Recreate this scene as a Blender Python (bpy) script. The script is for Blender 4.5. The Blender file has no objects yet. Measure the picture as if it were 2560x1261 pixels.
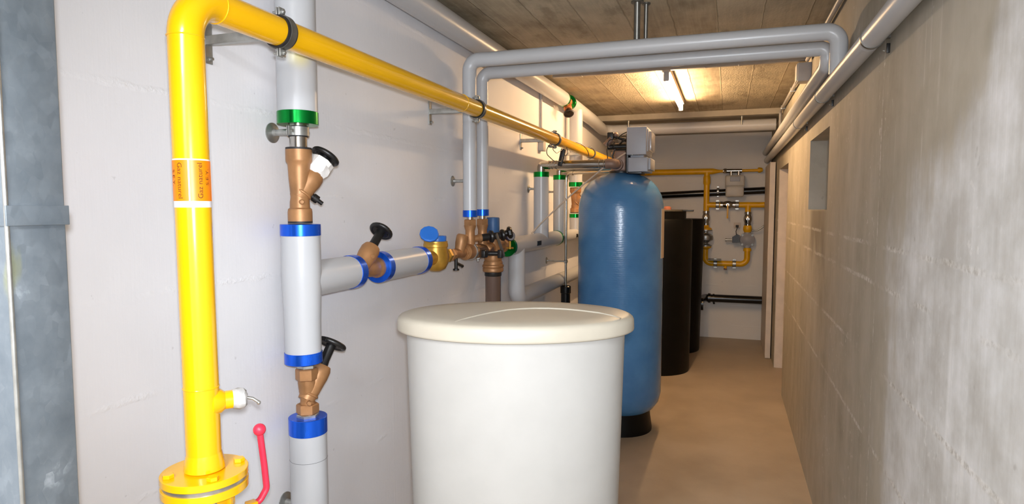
import bpy, bmesh, math, random
from mathutils import Vector, Matrix

random.seed(4)
PI = math.pi
scn = bpy.context.scene
col = scn.collection
R = math.radians


def lin(c):
    c = c / 255.0
    return c / 12.92 if c <= 0.04045 else ((c + 0.055) / 1.055) ** 2.4


def rgb(r, g, b):
    return (lin(r), lin(g), lin(b), 1.0)


# ------------------------------------------------------------------ camera
cam_d = bpy.data.cameras.new('camera')
cam = bpy.data.objects.new('camera', cam_d)
col.objects.link(cam)
cam_d.sensor_fit = 'HORIZONTAL'
cam_d.sensor_width = 36.0
cam_d.lens = 36.0 * 1576.0 / 2560.0
cam_d.clip_start = 0.02
cam.location = (0, 0, 1.6)
cam.rotation_euler = (R(90 - 4.11), 0, R(18.84))
scn.camera = cam

# ------------------------------------------------------------------ world, lamps, exposure
world = bpy.data.worlds.new('world')
scn.world = world
world.use_nodes = True
world.node_tree.nodes['Background'].inputs[0].default_value = (0.75, 0.8, 1.0, 1)
world.node_tree.nodes['Background'].inputs[1].default_value = 0.05
vs = scn.view_settings
vs.view_transform = 'Standard'
vs.look = 'None'
vs.gamma = 1.0
vs.use_curve_mapping = False
vs.exposure = 0.0

TUBE_STRENGTH = 205.0


def lamp(name, kind, loc, energy, color, **kw):
    d = bpy.data.lights.new(name, kind)
    d.energy = energy
    d.color = color
    for k, v in kw.items():
        setattr(d, k, v)
    o = bpy.data.objects.new(name, d)
    col.objects.link(o)
    o.location = loc
    return o


# the photographer's flash beside the lens
flash = lamp('camera_flash', 'SPOT', (0.03, -0.03, 1.66), 152, (0.86, 0.92, 1.0),
             shadow_soft_size=0.03, spot_size=R(100), spot_blend=1.0)
flash.rotation_euler = (R(90 - 4), 0, R(21))
# unseen area light added behind the photographer as ambient fill
back = lamp('fill_light_behind', 'AREA', (-0.43, -0.80, 2.46), 94, (0.92, 0.96, 1.0),
            shape='RECTANGLE', size=0.30, size_y=1.3)

# ------------------------------------------------------------------ materials


def new_mat(name):
    m = bpy.data.materials.new(name)
    m.use_nodes = True
    nt = m.node_tree
    return m, nt, nt.nodes['Principled BSDF']


def node(nt, kind, **kw):
    n = nt.nodes.new(kind)
    for k, v in kw.items():
        setattr(n, k, v)
    return n


def mth(nt, op, a, b=None, c=None, clamp=False):
    n = node(nt, 'ShaderNodeMath', operation=op, use_clamp=clamp)
    for i, v in enumerate((a, b, c)):
        if v is None:
            continue
        if isinstance(v, (int, float)):
            n.inputs[i].default_value = v
        else:
            nt.links.new(v, n.inputs[i])
    return n.outputs[0]


def mixc(nt, f, a, b, blend='MIX'):
    n = node(nt, 'ShaderNodeMix', data_type='RGBA', blend_type=blend)
    for s, v in ((n.inputs[0], f), (n.inputs[6], a), (n.inputs[7], b)):
        if isinstance(v, (int, float)):
            s.default_value = v
        elif isinstance(v, tuple):
            s.default_value = v
        else:
            nt.links.new(v, s)
    return n.outputs[2]


def coords(nt, scale=(1, 1, 1), loc=(0, 0, 0)):
    tc = node(nt, 'ShaderNodeTexCoord')
    mp = node(nt, 'ShaderNodeMapping')
    mp.inputs['Scale'].default_value = scale
    mp.inputs['Location'].default_value = loc
    nt.links.new(tc.outputs['Object'], mp.inputs[0])
    return mp.outputs[0]


def noise(nt, vec, scale, detail=4, rough=0.55):
    n = node(nt, 'ShaderNodeTexNoise')
    n.inputs['Scale'].default_value = scale
    n.inputs['Detail'].default_value = detail
    n.inputs['Roughness'].default_value = rough
    nt.links.new(vec, n.inputs['Vector'])
    return n.outputs['Fac']


def ramp(nt, f, stops):
    n = node(nt, 'ShaderNodeValToRGB')
    el = n.color_ramp.elements
    while len(el) > 1:
        el.remove(el[-1])
    for i, (p, c) in enumerate(stops):
        if i == 0:
            el[0].position = p
            el[0].color = c
        else:
            e = el.new(p)
            e.color = c
    nt.links.new(f, n.inputs[0])
    return n.outputs[0]


def step(nt, v, a, b):
    n = node(nt, 'ShaderNodeMapRange', interpolation_type='SMOOTHSTEP')
    n.inputs[1].default_value = a
    n.inputs[2].default_value = b
    nt.links.new(v, n.inputs[0])
    return n.outputs[0]


def bump(nt, bsdf, h, strength, dist):
    n = node(nt, 'ShaderNodeBump')
    n.inputs['Strength'].default_value = strength
    n.inputs['Distance'].default_value = dist
    nt.links.new(h, n.inputs['Height'])
    nt.links.new(n.outputs[0], bsdf.inputs['Normal'])


def mat(name, c, rough=0.5, metal=0.0, var=0.06, scale=9.0, bmp=0.0, bscale=60.0, stretch=(1, 1, 1), coat=0.0, spec=0.5):
    m, nt, b = new_mat(name)
    v = coords(nt, stretch)
    f = noise(nt, v, scale)
    c2 = tuple(min(1, x * (1 - 2.2 * var)) for x in c[:3]) + (1,)
    c3 = tuple(min(1, x * (1 + 1.5 * var)) for x in c[:3]) + (1,)
    cc = ramp(nt, f, [(0.3, c2), (0.7, c3)])
    nt.links.new(cc, b.inputs['Base Color'])
    b.inputs['Metallic'].default_value = metal
    rr = mth(nt, 'MULTIPLY_ADD', f, 0.18, rough - 0.09, clamp=True)
    nt.links.new(rr, b.inputs['Roughness'])
    b.inputs['Coat Weight'].default_value = coat
    b.inputs['Specular IOR Level'].default_value = spec
    if bmp:
        bump(nt, b, noise(nt, v, bscale), bmp, 0.002)
    return m


M = {}
M['yellow'] = mat('yellow gloss paint', rgb(240, 180, 6), 0.22, var=0.012, scale=3, coat=0.3)
M['yellow_dull'] = mat('yellow gas paint', rgb(235, 175, 5), 0.35, var=0.05)
M['orange'] = mat('orange label foil', rgb(250, 132, 2), 0.4, var=0.02)
M['label_white'] = mat('white label foil', rgb(238, 236, 240), 0.4, var=0.01)
M['print'] = mat('dark brown print', rgb(92, 50, 14), 0.6, var=0.02)
M['pvc'] = mat('grey pvc jacket', rgb(188, 189, 192), 0.32, var=0.004, scale=1.5)
M['pvc_seam'] = mat('dark jacket seam', rgb(90, 90, 92), 0.5, var=0.02)
M['blue_foil'] = mat('blue anodised foil', rgb(28, 100, 235), 0.25, 0.7, var=0.1, scale=30, stretch=(1, 1, 0.2))
M['green_foil'] = mat('green anodised foil', rgb(10, 140, 55), 0.22, 0.85, var=0.1, scale=30, stretch=(1, 1, 0.2))
M['bronze'] = mat('cast bronze', rgb(172, 125, 82), 0.46, 0.4, var=0.12, scale=14, bmp=0.12, bscale=90)
M['brass'] = mat('yellow brass', rgb(196, 150, 62), 0.36, 0.6, var=0.1, scale=20, bmp=0.06, bscale=80)
M['steel'] = mat('stainless steel', rgb(190, 186, 180), 0.2, 1.0, var=0.06, scale=16)
M['zinc'] = mat('zinc plated steel', rgb(176, 176, 172), 0.36, 0.8, var=0.08, scale=40)
M['dark_steel'] = mat('dark galvanised steel', rgb(118, 116, 110), 0.35, 0.7, var=0.1, scale=30)
M['rubber'] = mat('black rubber', rgb(34, 33, 34), 0.55, var=0.1)
M['black'] = mat('black plastic', rgb(24, 23, 23), 0.38, var=0.08)
M['black_tank'] = mat('black polyethylene', rgb(9, 9, 9), 0.45, var=0.1, bmp=0.05, bscale=30, spec=0.2)
M['black_pipe'] = mat('black drain plastic', rgb(13, 13, 14), 0.22, var=0.05)
M['red'] = mat('red dipped plastic', rgb(214, 44, 70), 0.4, var=0.04)
M['blue_plastic'] = mat('blue meter plastic', rgb(40, 112, 205), 0.4, var=0.04)
M['blue_cap'] = mat('slate blue plastic cap', rgb(52, 92, 140), 0.45, var=0.05)
M['navy'] = mat('dark navy plastic', rgb(34, 34, 62), 0.45, var=0.08)
M['control_grey'] = mat('grey control housing', rgb(162, 164, 172), 0.45, var=0.03)
M['valve_brown'] = mat('brown grey valve casting', rgb(138, 112, 98), 0.5, 0.2, var=0.1, scale=20)
M['cream'] = mat('cream polyethylene', rgb(180, 178, 174), 0.42, var=0.015, bmp=0.02, bscale=18)
M['cream_lid'] = mat('ivory polyethylene lid', rgb(190, 182, 166), 0.4, var=0.025, bmp=0.04, bscale=22)
M['putty'] = mat('grey putty wrap', rgb(186, 184, 182), 0.6, 0.1, var=0.12, scale=40, bmp=0.5, bscale=70)
M['tape'] = mat('white sealing tape', rgb(226, 222, 218), 0.7, var=0.05, scale=30, bmp=0.5, bscale=60)
M['box_grey'] = mat('grey plastic conduit', rgb(170, 168, 168), 0.45, var=0.04)
M['white_paint'] = mat('white door paint', rgb(212, 200, 188), 0.5, var=0.04)
M['sticker'] = mat('beige gauge sticker', rgb(214, 188, 158), 0.5, var=0.05)
M['meter_grey'] = mat('gas meter grey beige', rgb(192, 187, 178), 0.4, var=0.04)
M['orange_plastic'] = mat('dull orange plastic', rgb(176, 108, 84), 0.6, var=0.05)
M['hose'] = mat('milky plastic hose', rgb(196, 180, 164), 0.35, var=0.04)
M['dark_bronze'] = mat('darkened bronze', rgb(112, 82, 58), 0.45, 0.5, var=0.12, scale=20)
M['copper'] = mat('copper bronze', rgb(205, 128, 84), 0.4, 0.6, var=0.1, scale=20)


def mat_blue_tank():
    m, nt, b = new_mat('blue fibreglass winding')
    v = coords(nt)
    w1 = node(nt, 'ShaderNodeTexWave', wave_type='BANDS', bands_direction='Z')
    w1.inputs['Scale'].default_value = 22
    w1.inputs['Distortion'].default_value = 3.0
    w1.inputs['Detail'].default_value = 3
    nt.links.new(coords(nt, (0.5, 0.5, 1)), w1.inputs['Vector'])
    f = noise(nt, v, 5)
    c = ramp(nt, f, [(0.3, rgb(66, 118, 170)), (0.75, rgb(84, 138, 188))])
    nt.links.new(c, b.inputs['Base Color'])
    b.inputs['Roughness'].default_value = 0.22
    h = mth(nt, 'ADD', mth(nt, 'MULTIPLY', w1.outputs['Fac'], 0.22), mth(nt, 'MULTIPLY', noise(nt, coords(nt, (1, 1, 1.6)), 30, 3), 1.6))
    bump(nt, b, h, 0.13, 0.004)
    return m


def mat_galv():
    m, nt, b = new_mat('spangled galvanised sheet')
    vo = node(nt, 'ShaderNodeTexVoronoi')
    vo.inputs['Scale'].default_value = 75
    vo.inputs['Randomness'].default_value = 1
    nt.links.new(coords(nt, (1, 1, 0.6)), vo.inputs['Vector'])
    sp = node(nt, 'ShaderNodeSeparateColor')
    nt.links.new(vo.outputs['Color'], sp.inputs[0])
    f2 = noise(nt, coords(nt), 11, 5, 0.6)
    f = mth(nt, 'ADD', mth(nt, 'MULTIPLY', sp.outputs[0], 0.09), mth(nt, 'MULTIPLY_ADD', f2, 0.7, 0.07))
    c = ramp(nt, f, [(0.3, rgb(112, 122, 131)), (0.52, rgb(130, 139, 147)), (0.6, rgb(140, 149, 157)), (0.66, rgb(178, 186, 194))])
    smear = step(nt, noise(nt, coords(nt, (6, 6, 1.2), (0, 0, 3)), 3.2, 2), 0.66, 0.74)
    c = mixc(nt, mth(nt, 'MULTIPLY', smear, 0.28), c, rgb(186, 182, 70))
    nt.links.new(c, b.inputs['Base Color'])
    b.inputs['Metallic'].default_value = 0.55
    nt.links.new(mth(nt, 'MULTIPLY_ADD', sp.outputs[1], 0.16, 0.36), b.inputs['Roughness'])
    return m


def sep_obj(nt):
    tc = node(nt, 'ShaderNodeTexCoord')
    s = node(nt, 'ShaderNodeSeparateXYZ')
    nt.links.new(tc.outputs['Object'], s.inputs[0])
    return s.outputs


def line_at(nt, coord, pos, half, wob=None):
    d = mth(nt, 'ABSOLUTE', mth(nt, 'SUBTRACT', coord, pos))
    if wob is not None:
        d = mth(nt, 'ABSOLUTE', mth(nt, 'SUBTRACT', mth(nt, 'ADD', coord, wob), pos))
    return mth(nt, 'SUBTRACT', 1.0, step(nt, d, half * 0.3, half))


def mat_white_wall(name, along, tint):
    """white painted board-marked concrete; boards run horizontally"""
    m, nt, b = new_mat(name)
    xyz = sep_obj(nt)
    v = coords(nt)
    n1 = noise(nt, v, 3, 5)
    n2 = noise(nt, v, 26, 4)
    n3 = noise(nt, v, 90, 3)
    st = (1, 46, 2.2) if along == 'Y' else (46, 1, 2.2)
    grain = noise(nt, coords(nt, st), 2.6, 4)
    wob = mth(nt, 'MULTIPLY', mth(nt, 'SUBTRACT', n2, 0.5), 0.02)
    z = mth(nt, 'ADD', xyz[2], wob)
    fr = mth(nt, 'FRACT', mth(nt, 'DIVIDE', mth(nt, 'ADD', z, 0.216), 0.247))
    d = mth(nt, 'ABSOLUTE', mth(nt, 'SUBTRACT', fr, 0.5))
    seam = mth(nt, 'SUBTRACT', 1.0, step(nt, d, 0.006, 0.045))
    rough_patch = step(nt, n1, 0.46, 0.68)
    crumb = mth(nt, 'MULTIPLY', seam, mth(nt, 'MULTIPLY', n3, rough_patch))
    ac = xyz[1] if along == 'Y' else xyz[0]
    joint = line_at(nt, ac, 2.33, 0.006, wob)
    h = mth(nt, 'ADD', mth(nt, 'MULTIPLY', grain, 0.16), mth(nt, 'MULTIPLY', crumb, 1.5))
    h = mth(nt, 'ADD', h, mth(nt, 'MULTIPLY', n2, 0.35))
    h = mth(nt, 'ADD', h, mth(nt, 'MULTIPLY', joint, 0.08))
    specks = step(nt, noise(nt, v, 34, 2), 0.73, 0.77)
    c = ramp(nt, n1, [(0.3, tuple(x * 0.95 for x in tint[:3]) + (1,)), (0.7, tint)])
    c = mixc(nt, mth(nt, 'MULTIPLY', specks, 0.25), c, rgb(150, 146, 146))
    c = mixc(nt, mth(nt, 'MULTIPLY', crumb, 0.3), c, rgb(246, 246, 246))
    nt.links.new(c, b.inputs['Base Color'])
    b.inputs['Roughness'].default_value = 0.55
    bump(nt, b, h, 0.5, 0.004)
    return m


def mat_right_wall():
    """raw cast concrete with shuttering joints, drips of lime wash and a damp stain under the niche"""
    m, nt, b = new_mat('raw grey concrete')
    x, y, z = sep_obj(nt)
    v = coords(nt)
    big = noise(nt, v, 1.5, 5, 0.6)
    med = noise(nt, v, 7, 5, 0.6)
    fine = noise(nt, v, 55, 4, 0.6)
    streak = noise(nt, coords(nt, (1, 5, 0.9)), 1.5, 6, 0.66)
    streak2 = noise(nt, coords(nt, (1, 22, 0.6), (0, 3, 1)), 1.5, 5, 0.65)
    f = mth(nt, 'ADD', mth(nt, 'MULTIPLY', mth(nt, 'ADD', big, med), 0.34), mth(nt, 'MULTIPLY', streak, 0.32))
    c = ramp(nt, f, [(0.32, rgb(144, 137, 122)), (0.5, rgb(170, 163, 149)), (0.68, rgb(192, 187, 176))])
    c = mixc(nt, mth(nt, 'MULTIPLY', step(nt, med, 0.5, 0.75), 0.3), c, rgb(128, 122, 112))
    # lime wash covers the stretch nearest the entrance, ending in a ragged edge
    edge = mth(nt, 'ADD', y, mth(nt, 'MULTIPLY', mth(nt, 'SUBTRACT', big, 0.5), 1.1))
    edge = mth(nt, 'ADD', edge, mth(nt, 'MULTIPLY', mth(nt, 'MAXIMUM', mth(nt, 'SUBTRACT', z, 1.45), 0.0), 1.5))
    edge = mth(nt, 'ADD', edge, mth(nt, 'MULTIPLY', mth(nt, 'SUBTRACT', streak, 0.5), 0.8))
    wash = mth(nt, 'SUBTRACT', 1.0, step(nt, edge, 1.95, 2.3))
    cw = ramp(nt, mth(nt, 'ADD', mth(nt, 'MULTIPLY', streak2, 0.28), mth(nt, 'MULTIPLY', med, 0.72)), [(0.36, rgb(184, 182, 179)), (0.52, rgb(208, 208, 208)), (0.66, rgb(228, 228, 231))])
    c = mixc(nt, mth(nt, 'MULTIPLY', wash, 0.85), c, cw)
    # drips
    drip = mth(nt, 'MULTIPLY', step(nt, streak2, 0.60, 0.68), step(nt, med, 0.38, 0.6))
    drip = mth(nt, 'MULTIPLY', drip, mth(nt, 'SUBTRACT', 1.0, step(nt, y, 1.9, 3.0)))
    c = mixc(nt, mth(nt, 'MULTIPLY', drip, 0.3), c, rgb(228, 226, 222))
    # rust coloured smear low down near the entrance
    ry = line_at(nt, y, 1.17, 0.06, mth(nt, 'MULTIPLY', mth(nt, 'SUBTRACT', med, 0.5), 0.06))
    rust = mth(nt, 'MULTIPLY', ry, mth(nt, 'MULTIPLY', step(nt, z, 0.95, 1.1), mth(nt, 'SUBTRACT', 1.0, step(nt, z, 1.2, 1.33))))
    c = mixc(nt, mth(nt, 'MULTIPLY', rust, 0.3), c, rgb(206, 150, 96))
    # damp stain below the niche
    sy = line_at(nt, y, 3.86, 0.42, mth(nt, 'MULTIPLY', mth(nt, 'SUBTRACT', streak, 0.5), 0.5))
    sz = mth(nt, 'MULTIPLY', step(nt, mth(nt, 'ADD', z, mth(nt, 'MULTIPLY', mth(nt, 'SUBTRACT', streak, 0.5), 0.9)), 1.22, 1.45),
             mth(nt, 'SUBTRACT', 1.0, step(nt, z, 1.57, 1.59)))
    stain = mth(nt, 'MULTIPLY', sy, sz)
    c = mixc(nt, mth(nt, 'MULTIPLY', stain, 0.6), c, rgb(92, 84, 72))
    wob = mth(nt, 'MULTIPLY', mth(nt, 'SUBTRACT', med, 0.5), 0.014)
    seams = None
    for p in (0.80, 1.075, 1.345, 1.472):
        s = line_at(nt, z, p, 0.011, wob)
        seams = s if seams is None else mth(nt, 'MAXIMUM', seams, s)
    seams = mth(nt, 'MULTIPLY', seams, step(nt, noise(nt, v, 4, 3), 0.38, 0.58))
    vj = mth(nt, 'MAXIMUM', line_at(nt, y, 2.36, 0.008, wob), line_at(nt, y, 4.45, 0.008, wob))
    vj = mth(nt, 'MULTIPLY', vj, step(nt, noise(nt, v, 6, 3), 0.35, 0.6))
    sc = ramp(nt, fine, [(0.36, rgb(140, 132, 120)), (0.5, rgb(206, 202, 196)), (0.62, rgb(232, 230, 228))])
    c = mixc(nt, mth(nt, 'MULTIPLY', mth(nt, 'MAXIMUM', seams, vj), 0.6), c, sc)
    chips = mth(nt, 'MULTIPLY', step(nt, noise(nt, v, 30, 3, 0.6), 0.62, 0.70), step(nt, noise(nt, v, 2.6, 3), 0.48, 0.62))
    c = mixc(nt, mth(nt, 'MULTIPLY', chips, 0.35), c, rgb(236, 234, 232))
    pits = step(nt, noise(nt, coords(nt, (1, 1, 0.6), (2, 5, 1)), 17, 3, 0.6), 0.68, 0.76)
    c = mixc(nt, mth(nt, 'MULTIPLY', pits, 0.35), c, rgb(112, 106, 98))
    nt.links.new(c, b.inputs['Base Color'])
    b.inputs['Roughness'].default_value = 0.7
    h = mth(nt, 'ADD', mth(nt, 'MULTIPLY', fine, 0.4), mth(nt, 'MULTIPLY', mth(nt, 'MAXIMUM', seams, vj), 0.4))
    h = mth(nt, 'ADD', h, mth(nt, 'MULTIPLY', med, 0.25))
    bump(nt, b, h, 0.28, 0.003)
    return m


def mat_ceiling():
    """concrete soffit cast against rough boards running along the corridor"""
    m, nt, b = new_mat('board marked concrete soffit')
    x, y, z = sep_obj(nt)
    v = coords(nt)
    med = noise(nt, v, 4, 5, 0.6)
    wob = mth(nt, 'MULTIPLY', mth(nt, 'SUBTRACT', noise(nt, v, 9, 3), 0.5), 0.012)
    u = mth(nt, 'DIVIDE', mth(nt, 'ADD', mth(nt, 'ADD', x, wob), 0.07), 0.212)
    idx = mth(nt, 'FLOOR', u)
    fr = mth(nt, 'FRACT', u)
    seam = mth(nt, 'SUBTRACT', 1.0, step(nt, mth(nt, 'MINIMUM', fr, mth(nt, 'SUBTRACT', 1.0, fr)), 0.004, 0.022))
    wn = node(nt, 'ShaderNodeTexWhiteNoise', noise_dimensions='1D')
    nt.links.new(mth(nt, 'ADD', idx, 3.3), wn.inputs['W'])
    rnd = wn.outputs['Value']
    grain = noise(nt, coords(nt, (26, 1.6, 1)), 2.2, 5, 0.65)
    f = mth(nt, 'ADD', mth(nt, 'MULTIPLY', med, 0.6), mth(nt, 'MULTIPLY', grain, 0.4))
    c = ramp(nt, f, [(0.3, rgb(120, 109, 92)), (0.5, rgb(162, 149, 126)), (0.7, rgb(192, 180, 156))])
    c = mixc(nt, mth(nt, 'MULTIPLY', rnd, 0.35), c, rgb(206, 196, 174))
    dark = step(nt, noise(nt, coords(nt, (2.2, 0.9, 1)), 2.6, 5, 0.65), 0.52, 0.7)
    c = mixc(nt, mth(nt, 'MULTIPLY', dark, 0.45), c, rgb(96, 84, 66))
    crack = line_at(nt, mth(nt, 'ADD', y, mth(nt, 'MULTIPLY', x, 0.25)), 2.3, 0.012,
                    mth(nt, 'MULTIPLY', mth(nt, 'SUBTRACT', med, 0.5), 0.25))
    sm = mth(nt, 'MULTIPLY', seam, mth(nt, 'MULTIPLY_ADD', med, 0.9, 0.1))
    c = mixc(nt, mth(nt, 'MULTIPLY', mth(nt, 'MAXIMUM', sm, mth(nt, 'MULTIPLY', crack, 0.7)), 0.6), c, rgb(86, 76, 60))
    nt.links.new(c, b.inputs['Base Color'])
    b.inputs['Roughness'].default_value = 0.75
    rough_board = step(nt, rnd, 0.45, 0.55)
    h = mth(nt, 'ADD', mth(nt, 'MULTIPLY', seam, 1.2),
            mth(nt, 'MULTIPLY', noise(nt, coords(nt, (2, 1, 1)), 40, 4), mth(nt, 'MULTIPLY_ADD', rough_board, 0.9, 0.25)))
    h = mth(nt, 'ADD', h, mth(nt, 'MULTIPLY', rnd, 0.8))
    bump(nt, b, h, 0.5, 0.006)
    return m


def mat_floor():
    m, nt, b = new_mat('painted screed floor')
    v = coords(nt)
    big = noise(nt, v, 2.2, 5, 0.6)
    fine = noise(nt, v, 60, 3)
    c = ramp(nt, big, [(0.3, rgb(158, 142, 122)), (0.55, rgb(172, 156, 135)), (0.75, rgb(180, 165, 145))])
    sp = step(nt, noise(nt, v, 13, 2), 0.74, 0.78)
    c = mixc(nt, mth(nt, 'MULTIPLY', sp, 0.5), c, rgb(96, 84, 72))
    nt.links.new(c, b.inputs['Base Color'])
    nt.links.new(mth(nt, 'MULTIPLY_ADD', big, 0.3, 0.32), b.inputs['Roughness'])
    bump(nt, b, fine, 0.08, 0.002)
    return m


def mat_plain_concrete(name, a, c2):
    m, nt, b = new_mat(name)
    v = coords(nt)
    f = noise(nt, v, 4, 5, 0.6)
    nt.links.new(ramp(nt, f, [(0.3, a), (0.7, c2)]), b.inputs['Base Color'])
    b.inputs['Roughness'].default_value = 0.7
    bump(nt, b, noise(nt, v, 45, 4), 0.25, 0.003)
    return m


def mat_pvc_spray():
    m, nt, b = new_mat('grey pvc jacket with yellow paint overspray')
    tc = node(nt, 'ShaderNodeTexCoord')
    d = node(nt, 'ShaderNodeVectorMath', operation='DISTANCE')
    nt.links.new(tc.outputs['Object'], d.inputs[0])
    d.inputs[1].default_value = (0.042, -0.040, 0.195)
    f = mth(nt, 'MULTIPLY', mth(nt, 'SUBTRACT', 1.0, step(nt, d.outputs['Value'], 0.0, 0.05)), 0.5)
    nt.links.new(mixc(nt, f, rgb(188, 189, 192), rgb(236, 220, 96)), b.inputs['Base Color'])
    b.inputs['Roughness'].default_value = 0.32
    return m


M['pvc_spray'] = mat_pvc_spray()
M['blue_tank'] = mat_blue_tank()
M['galv'] = mat_galv()
M['wall_left'] = mat_white_wall('white painted shuttered concrete', 'Y', rgb(233, 232, 235))
M['wall_far'] = mat_white_wall('grey white painted concrete', 'X', rgb(226, 222, 216))
M['wall_right'] = mat_right_wall()
M['ceiling'] = mat_ceiling()
M['floor'] = mat_floor()
M['beam'] = mat_plain_concrete('light soffit concrete', rgb(156, 148, 132), rgb(184, 174, 156))

m, nt, b = new_mat('glowing tube glass')
b.inputs['Base Color'].default_value = (1, 1, 1, 1)
b.inputs['Emission Color'].default_value = (1.0, 0.65, 0.34, 1)
b.inputs['Emission Strength'].default_value = TUBE_STRENGTH
M['tube'] = m

m, nt, b = new_mat('smoky clear plastic')
b.inputs['Base Color'].default_value = rgb(120, 96, 84)
b.inputs['Transmission Weight'].default_value = 0.35
b.inputs['Roughness'].default_value = 0.22
M['bowl'] = m

m, nt, b = new_mat('clear window plastic')
b.inputs['Base Color'].default_value = rgb(196, 192, 196)
b.inputs['Transmission Weight'].default_value = 0.5
b.inputs['Roughness'].default_value = 0.15
M['clear'] = m

# ------------------------------------------------------------------ geometry helpers


def V(*a):
    return Vector(a)


def frame(axis):
    a = Vector(axis).normalized()
    t = V(0, 0, 1) if abs(a.z) < 0.9 else V(1, 0, 0)
    u = t.cross(a).normalized()
    return u, a.cross(u).normalized(), a


def axmat(origin, axis, xdir=None):
    """matrix taking local +Z to axis, local +X near xdir"""
    a = Vector(axis).normalized()
    if xdir is None:
        u, w, a = frame(a)
    else:
        u = Vector(xdir)
        u = (u - a * u.dot(a)).normalized()
        w = a.cross(u)
    mm = Matrix((u, w, a)).transposed().to_4x4()
    mm.translation = Vector(origin)
    return mm


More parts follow.
